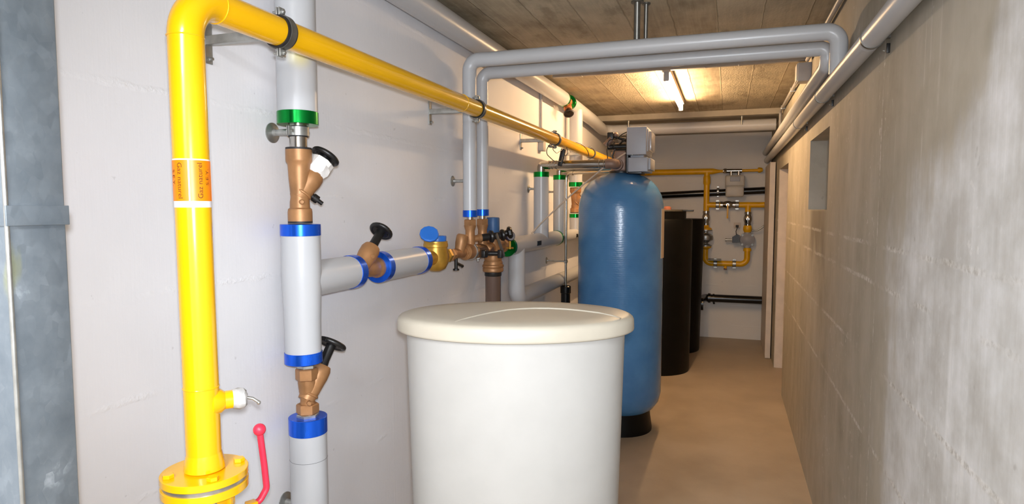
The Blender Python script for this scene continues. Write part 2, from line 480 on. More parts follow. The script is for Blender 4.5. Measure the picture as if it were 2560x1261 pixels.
class B:
    def __init__(self):
        self.bm = bmesh.new()

    def lathe(self, prof, origin=(0, 0, 0), axis=(0, 0, 1), segs=32, mtx=None, flat=False, rot=0.0):
        """prof: list of (radius, height)"""
        mm = mtx if mtx is not None else axmat(origin, axis)
        rings = []
        for r, h in prof:
            if r < 1e-6:
                rings.append([self.bm.verts.new(mm @ V(0, 0, h))])
            else:
                rings.append([self.bm.verts.new(mm @ V(r * math.cos(rot + 2 * PI * i / segs), r * math.sin(rot + 2 * PI * i / segs), h)) for i in range(segs)])
        for a, c in zip(rings, rings[1:]):
            if len(a) == 1 and len(c) == 1:
                continue
            for i in range(segs):
                j = (i + 1) % segs
                if len(a) == 1:
                    self.bm.faces.new((a[0], c[j], c[i]))
                elif len(c) == 1:
                    self.bm.faces.new((a[i], a[j], c[0]))
                else:
                    self.bm.faces.new((a[i], a[j], c[j], c[i]))
        return self

    def cyl(self, p, q, r, r2=None, segs=28):
        p, q = Vector(p), Vector(q)
        L = (q - p).length
        r2 = r if r2 is None else r2
        return self.lathe([(0, 0), (r, 0), (r2, L), (0, L)], p, q - p, segs)

    def hexa(self, p, q, r, rot=0.0):
        p, q = Vector(p), Vector(q)
        L = (q - p).length
        c = min(r * 0.1, L * 0.15)
        return self.lathe([(0, 0), (r - c, 0), (r, c), (r, L - c), (r - c, L), (0, L)], p, q - p, 6, rot=rot)

    def tube(self, pts, r, bend=None, segs=28, cap=True, n=8):
        pts = [Vector(p) for p in pts]
        path = [pts[0]]
        for i in range(1, len(pts) - 1):
            a, p, c = pts[i - 1], pts[i], pts[i + 1]
            d1 = (a - p).normalized()
            d2 = (c - p).normalized()
            ang = d1.angle(d2)
            if bend is None or abs(ang - PI) < 0.02:
                path.append(p)
                continue
            t = bend / math.tan(ang / 2)
            t = min(t, (a - p).length * 0.49, (c - p).length * 0.49)
            rad = t * math.tan(ang / 2)
            s, e = p + d1 * t, p + d2 * t
            cen = p + (d1 + d2).normalized() * (rad / math.sin(ang / 2))
            va, vb = s - cen, e - cen
            tot = va.angle(vb)
            ax = va.cross(vb).normalized()
            for k in range(n + 1):
                path.append(cen + Matrix.Rotation(tot * k / n, 3, ax) @ va)
        path.append(pts[-1])
        clean = [path[0]]
        for p in path[1:]:
            if (p - clean[-1]).length > 1e-5:
                clean.append(p)
        path = clean
        tang = []
        for i in range(len(path)):
            if i == 0:
                t = path[1] - path[0]
            elif i == len(path) - 1:
                t = path[-1] - path[-2]
            else:
                t = (path[i] - path[i - 1]).normalized() + (path[i + 1] - path[i]).normalized()
            tang.append(t.normalized())
        u, w, _ = frame(tang[0])
        rings = []
        prev = tang[0]
        for i, p in enumerate(path):
            t = tang[i]
            axv = prev.cross(t)
            if axv.length > 1e-7:
                rm = Matrix.Rotation(prev.angle(t), 3, axv.normalized())
                u = rm @ u
            u = (u - t * u.dot(t)).normalized()
            w = t.cross(u)
            prev = t
            rr = r(i / (len(path) - 1)) if callable(r) else r
            rings.append([self.bm.verts.new(p + (u * math.cos(2 * PI * k / segs) + w * math.sin(2 * PI * k / segs)) * rr) for k in range(segs)])
        for a, c in zip(rings, rings[1:]):
            for k in range(segs):
                j = (k + 1) % segs
                self.bm.faces.new((a[k], a[j], c[j], c[k]))
        if cap:
            self.bm.faces.new(list(reversed(rings[0])))
            self.bm.faces.new(rings[-1])
        return self

    def box(self, lo, hi, bev=0.0, mtx=None):
        lo, hi = Vector(lo), Vector(hi)
        c = (lo + hi) / 2
        s = hi - lo
        g = bmesh.ops.create_cube(self.bm, size=1.0)
        vs_ = g['verts']
        bmesh.ops.scale(self.bm, vec=s, verts=vs_)
        bmesh.ops.translate(self.bm, vec=c, verts=vs_)
        geom = vs_
        if bev:
            es = list({e for v in vs_ for e in v.link_edges})
            res = bmesh.ops.bevel(self.bm, geom=es, offset=bev, segments=3, affect='EDGES', profile=0.5)
            geom = list({v for f in res['faces'] for v in f.verts} | {v for v in vs_ if v.is_valid})
        if mtx is not None:
            bmesh.ops.transform(self.bm, matrix=mtx, verts=geom)
        return self

    def ball(self, c, r, sc=(1, 1, 1), seg=20):
        mm = Matrix.Translation(Vector(c)) @ Matrix.Diagonal((r * sc[0], r * sc[1], r * sc[2], 1))
        bmesh.ops.create_uvsphere(self.bm, u_segments=seg, v_segments=seg // 2, radius=1.0, matrix=mm)
        return self

    def torus(self, origin, axis, R_, r_, segs=40, ss=12, a0=0.0, a1=2 * PI, xdir=None, flatten=1.0):
        mm = axmat(origin, axis, xdir)
        full = abs(a1 - a0 - 2 * PI) < 1e-4
        nn = segs if full else segs + 1
        rings = []
        for i in range(nn):
            a = a0 + (a1 - a0) * i / segs
            rings.append([self.bm.verts.new(mm @ V((R_ + r_ * math.cos(2 * PI * k / ss)) * math.cos(a),
                                                    (R_ + r_ * math.cos(2 * PI * k / ss)) * math.sin(a),
                                                    r_ * flatten * math.sin(2 * PI * k / ss))) for k in range(ss)])
        for i in range(nn if full else nn - 1):
            a, c = rings[i], rings[(i + 1) % nn]
            for k in range(ss):
                j = (k + 1) % ss
                self.bm.faces.new((a[k], c[k], c[j], a[j]))
        if not full:
            self.bm.faces.new(rings[0])
            self.bm.faces.new(list(reversed(rings[-1])))
        return self

    def band(self, origin, axis, r0, r1, L, a0=0.0, a1=2 * PI, segs=40, xdir=None):
        """hollow ring (or part of one) of rectangular section, starting at origin and L long"""
        mm = axmat(origin, axis, xdir)
        full = abs(a1 - a0 - 2 * PI) < 1e-4
        nn = segs if full else segs + 1
        rings = []
        for i in range(nn):
            a = a0 + (a1 - a0) * i / segs
            ca, sa = math.cos(a), math.sin(a)
            rings.append([self.bm.verts.new(mm @ V(rr * ca, rr * sa, h)) for rr, h in ((r0, 0), (r1, 0), (r1, L), (r0, L))])
        for i in range(nn if full else nn - 1):
            a, c = rings[i], rings[(i + 1) % nn]
            for k in range(4):
                j = (k + 1) % 4
                self.bm.faces.new((a[k], c[k], c[j], a[j]))
        if not full:
            self.bm.faces.new(rings[0])
            self.bm.faces.new(list(reversed(rings[-1])))
        return self

    def prism(self, poly, origin, u, v, depth):
        u, v = Vector(u).normalized(), Vector(v).normalized()
        n = u.cross(v).normalized()
        o = Vector(origin)
        a = [self.bm.verts.new(o + u * x + v * y) for x, y in poly]
        c = [self.bm.verts.new(o + u * x + v * y + n * depth) for x, y in poly]
        self.bm.faces.new(list(reversed(a)))
        self.bm.faces.new(c)
        for i in range(len(poly)):
            j = (i + 1) % len(poly)
            self.bm.faces.new((a[i], a[j], c[j], c[i]))
        return self


WLOC = {}


def obj(name, bld, material, parent=None, sharp=38.0):
    bm = bld.bm
    bmesh.ops.recalc_face_normals(bm, faces=bm.faces)
    lim = R(sharp)
    for f in bm.faces:
        f.smooth = True
    for e in bm.edges:
        if len(e.link_faces) == 2:
            if e.calc_face_angle(0) > lim:
                e.smooth = False
        else:
            e.smooth = False
    if parent is None:
        xs = [v.co for v in bm.verts]
        o0 = V((min(p.x for p in xs) + max(p.x for p in xs)) / 2, (min(p.y for p in xs) + max(p.y for p in xs)) / 2, min(p.z for p in xs))
    else:
        o0 = WLOC[parent]
    bmesh.ops.translate(bm, vec=-o0, verts=bm.verts)
    me = bpy.data.meshes.new(name)
    bm.to_mesh(me)
    bm.free()
    me.materials.append(material)
    o = bpy.data.objects.new(name, me)
    col.objects.link(o)
    WLOC[o] = o0
    if parent is None:
        o.location = o0
    else:
        o.parent = parent
    return o


def tag(o, label, cat, group=None):
    o['label'] = label
    o['category'] = cat
    if group:
        o['group'] = group
    return o


def thing(name, label, cat, loc, group=None):
    o = bpy.data.objects.new(name, None)
    o.empty_display_size = 0.05
    col.objects.link(o)
    o.location = loc
    WLOC[o] = Vector(loc)
    return tag(o, label, cat, group)


def struct(name, bld, material):
    """setting; kept at the world origin so its texture coordinates are metres"""
    bm = bld.bm
    bmesh.ops.recalc_face_normals(bm, faces=bm.faces)
    me = bpy.data.meshes.new(name)
    bm.to_mesh(me)
    bm.free()
    me.materials.append(material)
    o = bpy.data.objects.new(name, me)
    col.objects.link(o)
    o['kind'] = 'structure'
    return o


# ------------------------------------------------------------------ room
XL, XR, YF, YB, H = -1.328, 0.47, 8.04, -1.6, 2.53
NY0, NY1, NZ0, NZ1 = 3.50, 4.27, 1.583, 2.0
DY0, DY1, DZ = 5.73, 6.72, 1.965
struct('floor', B().box((XL - 0.2, YB - 0.2, -0.12), (XR + 1.5, YF + 0.2, 0)), M['floor'])
struct('ceiling', B().box((XL - 0.2, YB - 0.2, H), (XR + 1.5, YF + 0.2, H + 0.2)), M['ceiling'])
struct('wall_left', B().box((XL - 0.2, YB - 0.2, 0), (XL, YF + 0.2, H)), M['wall_left'])
struct('wall_far', B().box((XL, YF, 0), (XR + 1.5, YF + 0.2, H)), M['wall_far'])
struct('wall_back', B().box((XL, YB - 0.2, 0), (XR + 0.5, YB, H)), M['wall_far'])
w = B()
T = 0.42
w.box((XR, YB, 0), (XR + T, NY0, H))
w.box((XR, NY0, 0), (XR + T, NY1, NZ0))
w.box((XR, NY0, NZ1), (XR + T, NY1, H))
w.box((XR + 0.34, NY0, NZ0), (XR + T, NY1, NZ1))
w.box((XR, NY1, 0), (XR + T, DY0, H))
w.box((XR, DY0, DZ), (XR + T, DY1, H))
w.box((XR, DY1, 0), (XR + T, YF, H))
struct('wall_right', w, M['wall_right'])
# painted lining of the doorway, closed door at its back, open door leaf beyond it
w = B()
w.box((XR + 0.004, DY1 - 0.02, 0), (XR + T, DY1, DZ))
w.box((XR + 0.004, DY0, 0), (XR + T, DY0 + 0.02, DZ))
struct('trim_1', w, M['white_paint'])
struct('door_2', B().box((XR + T - 0.06, DY0 + 0.02, 0), (XR + T - 0.01, DY1 - 0.02, DZ), 0.004), M['white_paint'])
struct('door_1', B().box((0.406, 7.07, 0.004), (0.460, 7.93, 2.06), 0.004), M['white_paint'])
# lowered strip of soffit at the far end
struct('trim_2', B().box((XL, 6.50, H - 0.054), (XR, YF, H)), M['beam'])

# ------------------------------------------------------------------ common pieces
Wx = -1.2325     # axis of the pipes along the left wall
Zm = 1.374       # height of the water line


def bolt(bld, p, axis, r=0.006, L=0.012):
    p = Vector(p)
    a = Vector(axis).normalized()
    bld.hexa(p, p + a * L * 0.5, r)
    bld.cyl(p, p + a * L, r * 0.55, segs=10)


def wall_clip(name, label, cat, plate, to, ring_r, ring_axis, group=None, ring_w=0.022, rod_r=0.006, disc=0.026, out=(1, 0, 0), ringmat='zinc', ring=True):
    """round wall plate, rod and a clamp ring round a pipe"""
    plate = Vector(plate)
    to = Vector(to)
    out = Vector(out)
    t = thing(name, label, cat, plate, group)
    obj('wall_plate', B().lathe([(0, 0), (disc, 0), (disc, 0.003), (disc * 0.75, 0.006), (disc * 0.38, 0.008), (disc * 0.3, 0.02), (0, 0.02)], plate, out, 24), M['zinc'], t)
    d = (to - plate).normalized()
    obj('rod', B().cyl(plate + d * 0.005, to - d * (ring_r + 0.002 if ring else ring_r - 0.003), rod_r, segs=14), M['zinc'], t)
    if not ring:
        return t
    a = Vector(ring_axis).normalized()
    b_ = B().band(to - a * ring_w / 2, a, ring_r + 0.0025, ring_r + 0.0055, ring_w)
    side = a.cross(out).normalized()
    for s in (1, -1):
        c = to + side * s * (ring_r + 0.012)
        mm = Matrix((side, a, out)).transposed().to_4x4()
        mm.translation = c
        b_.box((-0.009, -ring_w / 2, -0.0045), (0.009, ring_w / 2, -0.0015), 0, mm)
        b_.box((-0.009, -ring_w / 2, 0.0015), (0.009, ring_w / 2, 0.0045), 0, mm)
        b_.hexa(c + out * 0.0045, c + out * 0.010, 0.0055)
        b_.cyl(c - out * 0.012, c + out * 0.005, 0.003, segs=10)
    obj('clamp_ring', b_, M[ringmat], t)
    obj('rubber_lining', B().band(to - a * (ring_w / 2 + 0.003), a, ring_r + 0.0005, ring_r + 0.0025, ring_w + 0.006), M['rubber'], t)
    return t


def y_valve(name, label, origin, axis, side, L, rb, ends='round', wheel=0.036, group=None, cap_ring=True, wheel_tilt=0.0,
            material='bronze', bon_len=0.085, drain=None, boss=None, lean=(0.72, 0.70), stem_len=0.045, bboss=False, bpos=0.36):
    """slanted-seat stop valve: a straight body, a bonnet leaning towards axis+side, a handwheel"""
    origin = Vector(origin)
    ax = Vector(axis).normalized()
    sd = Vector(side)
    sd = (sd - ax * sd.dot(ax)).normalized()
    mm = axmat(origin, ax, sd)
    t = thing(name, label, 'valve', origin, group)
    b_ = B()
    if ends == 'round':
        prof = [(0, 0), (rb, 0), (rb, L * .13), (rb * .97, L * .17), (rb * .82, L * .19), (rb * .8, L * .28), (rb * .74, L * .34), (rb * .78, L * .45), (rb * .86, L * .6),
                (rb * .9, L * .74), (rb * .92, L * .8), (rb * 1.04, L * .83), (rb * 1.07, L * .86), (rb * 1.07, L), (0, L)]
        b_.lathe(prof, mtx=mm, segs=36)
    else:
        prof = [(0, L * .2), (rb * .66, L * .2), (rb * .62, L * .3), (rb * .66, L * .42), (rb * .74, L * .55), (rb * .8, L * .68), (rb * .8, L * .76), (0, L * .76)]
        b_.lathe(prof, mtx=mm, segs=32)
        b_.hexa(mm @ V(0, 0, 0), mm @ V(0, 0, L * .22), rb)
        b_.hexa(mm @ V(0, 0, L * .74), mm @ V(0, 0, L), rb)
    # bonnet branch
    bd = (mm.to_3x3() @ V(lean[0], 0, lean[1])).normalized()
    b0 = mm @ V(0, 0, L * bpos)
    b_.lathe([(0, -.01), (rb * .74, -.01), (rb * .84, bon_len * .2), (rb * .92, bon_len * .5), (rb * .98, bon_len * .64), (rb * .98, bon_len * .88), (rb * .84, bon_len), (0, bon_len)], b0, bd, 28)
    b_.torus(b0 + bd * 0.008, bd, rb * .80, rb * .12, 28, 8)
    if boss is not None:
        q = mm @ V(0, 0, L * .27)
        bv = Vector(boss).normalized()
        b_.lathe([(0, 0), (rb * .22, 0), (rb * .22, rb * .95), (rb * .14, rb * 1.02), (0, rb * 1.02)], q, bv, 16)
    if bboss:
        q = b0 + bd * bon_len * .62
        bv = Vector(boss).normalized()
        b_.hexa(q, q + bv * (rb * 1.08), rb * .24)
    obj('body', b_, M[material], t)
    if cap_ring and ends == 'round':
        obj('sealing_ring', B().band(mm @ V(0, 0, L), ax, rb * .6, rb * 1.06, 0.006), M['rubber'], t)
        obj('sealing_ring', B().band(mm @ V(0, 0, -0.006), ax, rb * .6, rb * 1.0, 0.006), M['rubber'], t)
    if ends != 'round':
        obj('union_nut', B().hexa(mm @ V(0, 0, -0.016), mm @ V(0, 0, 0.0), rb * 1.0, 0.3), M['zinc'], t)
        obj('union_nut', B().hexa(mm @ V(0, 0, L), mm @ V(0, 0, L + 0.011), rb * .85, 0.3), M['zinc'], t)
    s0 = b0 + bd * bon_len
    obj('stem', B().lathe([(0, -.005), (rb * .56, -.005), (rb * .46, .02), (rb * .44, stem_len), (0, stem_len)], s0, bd, 20), M['black'], t)
    wb = B()
    wc = s0 + bd * (stem_len + .001)
    wa = bd
    wb.torus(wc, wa, wheel * .86, wheel * .19, 44, 12)
    wb.lathe([(0, -.008), (rb * .50, -.008), (rb * .46, .006), (0, .009)], wc, wa, 20)
    u, v_, _ = frame(wa)
    for k in range(3):      # three broad spokes leave three small openings
        a = k * 2 * PI / 3 + 0.5
        dv = u * math.cos(a) + v_ * math.sin(a)
        pv = wa.cross(dv)
        wb.prism([(rb * .2, -wheel * .40), (wheel * .80, -wheel * .66), (wheel * .93, 0), (wheel * .80, wheel * .66), (rb * .2, wheel * .40)], wc - wa * .005, dv, pv, .010)
    obj('handwheel', wb, M['black'], t)
    if drain is not None:
        d = Vector(drain).normalized()
        q = mm @ V(rb * .55, 0, L * .42)
        e = B()
        e.cyl(q, q + d * .028, .010, segs=16)
        e.cyl(q + d * .028, q + d * .044, .013, segs=16)
        e.cyl(q + d * .044, q + d * .062, .0065, segs=12)
        e.box((-.012, -.004, -.004), (.012, .004, .004), .001, Matrix.Translation(q + d * .037))
        obj('drain_plug', e, M['black'], t)
    return t


def foil(parent, p, axis, r, L=0.034, color='blue_foil'):
    a = Vector(axis).normalized()
    p = Vector(p)
    bb = B()
    bb.lathe([(0, 0), (r + .001, 0), (r + .002, .001), (r + .002, L - .001), (r + .001, L), (0, L)], p, a, 44)
    return obj('foil_band', bb, M[color], parent)


# ------------------------------------------------------------------ galvanised duct
t = thing('ventilation_duct', 'spotty galvanised sheet metal duct standing floor to ceiling in the left foreground', 'duct', (-1.19, 0.715, 0))
DX, DY_0, DY_1 = -1.05, 0.668, 0.760
obj('casing', B().box((XL + .001, DY_0, 0), (DX, DY_1, H), .0025), M['galv'], t)
obj('joint_collar', B().box((XL + .002, DY_0 - .003, 1.570), (DX + .004, DY_1 + .004, 1.602), .001), M['galv'], t)
obj('corner_bead', B().cyl((DX, DY_0, 0.002), (DX, DY_0, H - .002), .0035, segs=12), M['zinc'], t)

# ------------------------------------------------------------------ yellow gas line
YX, YY, YZ, YR = -1.09, 1.063, 2.044, 0.0361
LX, LY = YX + .005, YY + .005      # the foot stands a few millimetres out of plumb
t = gas = thing('gas_pipe', 'large glossy yellow gas pipe rising in front, elbowing and running along the white wall', 'pipe', (YX, YY, 1.02))
g = B()
g.tube([(LX, LY, 1.018), (YX, YY, YZ), (YX, 7.93, YZ - .004), (YX, 7.94, 2.02)][:3], YR, bend=.085, segs=40, n=14)
g.lathe([(YR, 0), (YR + .006, .004), (YR + .004, .022), (YR, .04)], (LX, LY, 1.018), (0, 0, 1), 40)
obj('pipe_run', g, M['yellow'], t)
for p, a in (((YX, YY, YZ - .087), (0, 0, 1)), ((YX, YY + .087, YZ), (0, 1, 0)), ((YX, 2.52, YZ), (0, 1, 0)), ((LX - .001, LY - .001, 1.205), (0, 0, 1))):
    obj('weld_seam', B().torus(p, a, YR, .0016, 40, 8), M['yellow'], t)
FZ = 1.018
BOLT_A = -33
fl = B()
FR = .0895
fl.lathe([(YR, FZ), (FR - .001, FZ), (FR, FZ - .001), (FR, FZ - .015), (FR - .001, FZ - .016), (YR, FZ - .016)], segs=56, mtx=Matrix.Translation((LX, LY, 0)))
obj('flange', fl, M['yellow'], t)
for k in range(4):
    a = R(BOLT_A + 90 * k)
    p = V(LX + .0725 * math.cos(a), LY + .0725 * math.sin(a), FZ)
    obj('flange_bolt', B().hexa(p, p + V(0, 0, .009), .0125, rot=a), M['yellow'], t)
# capped stub
sd = V(.64, .77, -.01).normalized()
s0 = V(LX, LY, 1.168)
obj('branch_stub', B().lathe([(0, .0), (.034, .02), (.027, YR + .001), (.0205, YR + .009), (.0205, .066), (0, .066)], s0, sd, 28), M['yellow'], t)
q = s0 + sd * .061
st = obj('putty_cap', B().lathe([(0, 0), (.0215, 0), (.0228, .006), (.0235, .014), (.0225, .024), (.016, .029), (0, .030)], q, sd, 18), M['putty'], t)
for v in st.data.vertices:
    if (v.co + WLOC[t] - q).dot(sd) > .004:
        v.co += V(random.uniform(-1, 1), random.uniform(-1, 1), random.uniform(-1, 1)) * .0016
e = B()
e.tube([q + sd * .028, q + sd * .040 + V(.004, 0, -.004), q + sd * .046 + V(.010, 0, -.012)], .0035, segs=10)
e.ball(q + sd * .047 + V(.011, 0, -.014), .005, seg=10)
obj('wire_end', e, M['zinc'], st)
# printed label
to_cam = V(-YX, -YY, 0).normalized()
right = V(-to_cam.y, to_cam.x, 0)


def on_pipe(phi, z, r):
    k_ = (YZ - z) / (YZ - 1.018)      # the pipe leans very slightly
    return V(YX + (LX - YX) * k_, YY + (LY - YY) * k_, z) + (to_cam * math.cos(phi) + right * math.sin(phi)) * r


Z0, Z1 = 1.5985, 1.7005
lb = B()
lr = [[lb.bm.verts.new(on_pipe(2 * PI * i / 64, zz, rr)) for i in range(64)] for zz, rr in ((Z0, YR - .001), (Z0, YR + .0005), (Z1, YR + .0005), (Z1, YR - .001))]
for a_, c_ in zip(lr, lr[1:] + lr[:1]):
    for i in range(64):
        lb.bm.faces.new((a_[i], a_[(i + 1) % 64], c_[(i + 1) % 64], c_[i]))
label = obj('warning_label', lb, M['label_white'], t)


def patch(p0, p1):
    bb = B()
    n = 20
    za, zb = Z0 + .0135, Z1 - .003
    rr = YR + .0009
    lo = [bb.bm.verts.new(on_pipe(R(p0 + (p1 - p0) * i / n), za, rr)) for i in range(n + 1)]
    hi = [bb.bm.verts.new(on_pipe(R(p0 + (p1 - p0) * i / n), zb, rr)) for i in range(n + 1)]
    lo2 = [bb.bm.verts.new(on_pipe(R(p0 + (p1 - p0) * i / n), za, YR)) for i in range(n + 1)]
    hi2 = [bb.bm.verts.new(on_pipe(R(p0 + (p1 - p0) * i / n), zb, YR)) for i in range(n + 1)]
    for i in range(n):
        bb.bm.faces.new((lo[i], lo[i + 1], hi[i + 1], hi[i]))
        bb.bm.faces.new((lo2[i + 1], lo2[i], hi2[i], hi2[i + 1]))
        bb.bm.faces.new((hi[i], hi[i + 1], hi2[i + 1], hi2[i]))
        bb.bm.faces.new((lo[i + 1], lo[i], lo2[i], lo2[i + 1]))
    bb.bm.faces.new((lo[0], hi[0], hi2[0], lo2[0]))
    bb.bm.faces.new((lo[n], lo2[n], hi2[n], hi[n]))
    return obj('orange_field', bb, M['orange'], label)


for k in range(4):
    patch(-7 + 90 * k, 78 + 90 * k)


def lettering(text, size, phi_mid, z_mid, up, zlen, colr):
    """text wrapped round the pipe, reading upwards (up=1) or downwards (up=-1)"""
    cu = bpy.data.curves.new('txt', 'FONT')
    cu.body = text
    cu.size = 1.0
    cu.resolution_u = 3
    to = bpy.data.objects.new('txt', cu)
    col.objects.link(to)
    dg = bpy.context.evaluated_depsgraph_get()
    me = bpy.data.meshes.new_from_object(to.evaluated_get(dg))
    bpy.data.objects.remove(to)
    bm = bmesh.new()
    bm.from_mesh(me)
    bpy.data.meshes.remove(me)
    bmesh.ops.triangulate(bm, faces=bm.faces)
    for _ in range(3):
        bmesh.ops.subdivide_edges(bm, edges=[e for e in bm.edges if e.calc_length() > .16], cuts=1)
        bmesh.ops.triangulate(bm, faces=bm.faces)
    xs = [v.co.x for v in bm.verts]
    x0, x1 = min(xs), max(xs)
    sx = zlen / (x1 - x0)
    rr = YR + .0014
    for v in bm.verts:
        lx = (v.co.x - (x0 + x1) / 2) * sx
        ly = (v.co.y - .33) * size
        v.co = on_pipe(phi_mid - up * ly / rr, z_mid + up * lx, rr)
    bb = B()
    bb.bm.free()
    bb.bm = bm
    return obj('lettering', bb, M[colr], label)


for k in range(2):
    o_ = 180 * k
    zc = (Z0 + .0135 + Z1 - .003) / 2
    lettering('Gaz naturel', .0150, R(24 + o_), zc, 1, .074, 'print')
    lettering('S.E.Y.', .0115, R(51 + o_), zc + .008, 1, .034, 'print')
    lettering('Gaz naturel', .0150, R(-38 + o_), zc, -1, .074, 'print')
    lettering('S.E.Y.', .0125, R(-66 + o_), zc + .006, -1, .034, 'print')

# brackets carrying the yellow pipe
GB = 'brackets along the yellow gas pipe'
for yb, lab in ((1.366, 'black rubber pipe clamp on the yellow gas pipe, largest and nearest the elbow'),
                (2.70, 'black rubber clamp on the yellow pipe right in front of the two grey risers'),
                (4.07, 'rubber clamp with wall arm on the yellow pipe above the steel elbow'),
                (5.22, 'farthest thin clamp on the yellow pipe beside the softener control head')):
    c = V(YX, yb, YZ)
    t = thing('pipe_bracket', lab, 'bracket', (XL, yb, YZ), GB)
    mb = B()
    mb.box((XL, yb - .014, YZ - .062), (XL + .005, yb + .014, YZ + .045), .001)
    obj('wall_plate', mb, M['zinc'], t)
    bb = B()
    bolt(bb, (XL + .005, yb, YZ - .050), (1, 0, 0), .007, .014)
    obj('anchor_bolt', bb, M['zinc'], t)
    mb = B()
    mb.box((XL + .004, yb - .010, YZ - .014), (YX - YR - .006, yb + .010, YZ + .010), .002)
    obj('arm', mb, M['zinc'], t)
    rb_ = B().lathe([(YR + .0005, -.017), (YR + .004, -.018), (YR + .0055, -.012), (YR + .0055, .012), (YR + .004, .018), (YR + .0005, .017), (YR + .0005, -.017)], c, (0, 1, 0), 44)
    obj('rubber_lining', rb_, M['rubber'], t)
    rg = B().band(c - V(0, .010, 0), (0, 1, 0), YR + .0055, YR + .0078, .020)
    obj('clamp_ring', rg, M['dark_steel'], t)
    for s in (1, -1):
        eb = B()
        zc = YZ + s * (YR + .015)
        eb.box((YX - .006, yb - .011, zc - .010), (YX - .002, yb + .011, zc + .010), .001)
        eb.box((YX + .002, yb - .011, zc - .010), (YX + .006, yb + .011, zc + .010), .001)
        eb.cyl((YX - .022, yb, zc), (YX + .014, yb, zc), .0035, segs=10)
        eb.hexa((YX + .006, yb, zc), (YX + .012, yb, zc), .007)
        eb.hexa((YX - .012, yb, zc), (YX - .006, yb, zc), .007)
        obj('clamp_screw', eb, M['zinc'], t)

# ball valve under the flange
t = thing('gas_ball_valve', 'yellow flanged ball valve with long red lever at the bottom left', 'valve', (LX, LY, 0.45))
FZ2 = FZ - .026
bv = B()
mt = Matrix.Translation((LX, LY, 0))
bv.lathe([(0, FZ2), (FR - .001, FZ2), (FR, FZ2 - .001), (FR, FZ2 - .017), (FR - .001, FZ2 - .018), (.058, FZ2 - .018), (.056, FZ2 - .05), (.060, FZ2 - .075), (.060, FZ2 - .125), (.056, FZ2 - .15),
          (.058, FZ2 - .185), (FR, FZ2 - .185), (FR, FZ2 - .205), (0, FZ2 - .205)], segs=56, mtx=mt)
obj('valve_body', bv, M['yellow'], t)
for k in range(6):
    a = R(10 + 60 * k)
    bv = B()
    d = V(math.cos(a), math.sin(a), 0)
    m2 = Matrix((d, V(-d.y, d.x, 0), V(0, 0, 1))).transposed().to_4x4()
    m2.translation = V(LX, LY, 0)
    bv.box((.045, -.006, FZ2 - .075), (.064, .006, FZ2 - .018), .002, m2)
    obj('rib', bv, M['yellow'], t)
obj('gasket', B().lathe([(0, FZ2), (.085, FZ2), (.085, FZ - .016), (0, FZ - .016)], segs=48, mtx=mt), M['zinc'], t)
for k in range(4):
    a = R(BOLT_A + 90 * k)
    p = V(LX + .0725 * math.cos(a), LY + .0725 * math.sin(a), FZ2)
    obj('stud', B().cyl(p + V(0, 0, -.03), p + V(0, 0, .0105), .0065, segs=12), M['zinc'], t)
ld = V(.45, .893, 0).normalized()
l0 = V(LX, LY, .895)
sb = B().cyl(l0 + ld * .05, l0 + ld * .105, .014, segs=18)
sb.box((-.016, -.012, -.012), (.016, .012, .012), .003, axmat(l0 + ld * .1, ld, (0, 0, 1)))
obj('stem', sb, M['yellow'], t)
lv = B()
k0 = l0 + ld * .097 + V(0, 0, .006)
path = [k0 + ld * -.01, k0 + ld * .022 + V(0, 0, .004), k0 + ld * .040 + V(0, 0, .030), k0 + ld * .036 + V(0, 0, .085), k0 + ld * .028 + V(0, 0, .165)]
lv.tube(path, .0072, bend=.02, segs=18)
for v in lv.bm.verts:     # flat strap section
    rel = v.co - k0
    s_ = rel.dot(V(ld.y, -ld.x, 0))
    v.co += V(ld.y, -ld.x, 0) * s_ * .25
obj('lever', lv, M['red'], t)
obj('lever_ball', B().ball(k0 + ld * .027 + V(0, 0, .176), .0145), M['red'], t)
# pipe below the valve
g = B()
g.cyl((LX, LY, 0.0), (LX, LY, FZ2 - .206), YR, segs=36)
obj('lower_pipe', g, M['yellow'], t)

# ------------------------------------------------------------------ grey vertical water main in front
GY = 1.613
GR = .0583
t = thing('insulated_pipe', 'thick grey jacketed vertical pipe from ceiling ending in a green foil band', 'pipe', (Wx, GY, 1.845))
obj('jacket', B().lathe([(0, 1.878), (GR, 1.878), (GR, H - .001), (0, H - .001)], segs=48, mtx=Matrix.Translation((Wx, GY, 0))), M['pvc_spray'], t)
foil(t, (Wx, GY, 1.846), (0, 0, 1), GR, .038, 'green_foil')
obj('steel_end', B().cyl((Wx, GY, 1.775), (Wx, GY, 1.85), .0255, segs=30), M['steel'], t)
wall_clip('pipe_clamp', 'zinc pipe clamp with round wall plate just below the green band at front', 'bracket', (XL, GY, 1.826), (Wx, GY, 1.826), .0265, (0, 0, 1), 'zinc clamps on round wall plates', ring_w=.026, rod_r=.010, disc=.031)

y_valve('stop_valve', 'bronze slanted stop valve with tape-wrapped spindle, between green and blue bands', (Wx, GY, 1.556), (0, 0, 1), (.45, .9, 0), .216, .036,
        wheel=.044, group='bronze slanted stop valves', drain=(.5, .62, -.6), boss=(.74, -.68, 0), bon_len=.084, lean=(.58, .81), stem_len=.066)
vt = [o for o in bpy.data.objects if o.name == 'stop_valve'][0]
tp = B()
bd = (V(.45, .9, 0).normalized() * .58 + V(0, 0, .81)).normalized()
p0 = V(Wx, GY, 1.556 + .216 * .36) + bd * .074
tp.lathe([(0, 0), (.027, .0), (.033, .008), (.036, .022), (.039, .040), (.040, .056), (.026, .062), (0, .062)], p0, bd, 14)
for v in tp.bm.verts:
    v.co += V(random.uniform(-1, 1), random.uniform(-1, 1), random.uniform(-1, 1)) * .004
obj('sealing_tape', tp, M['tape'], vt, sharp=20)

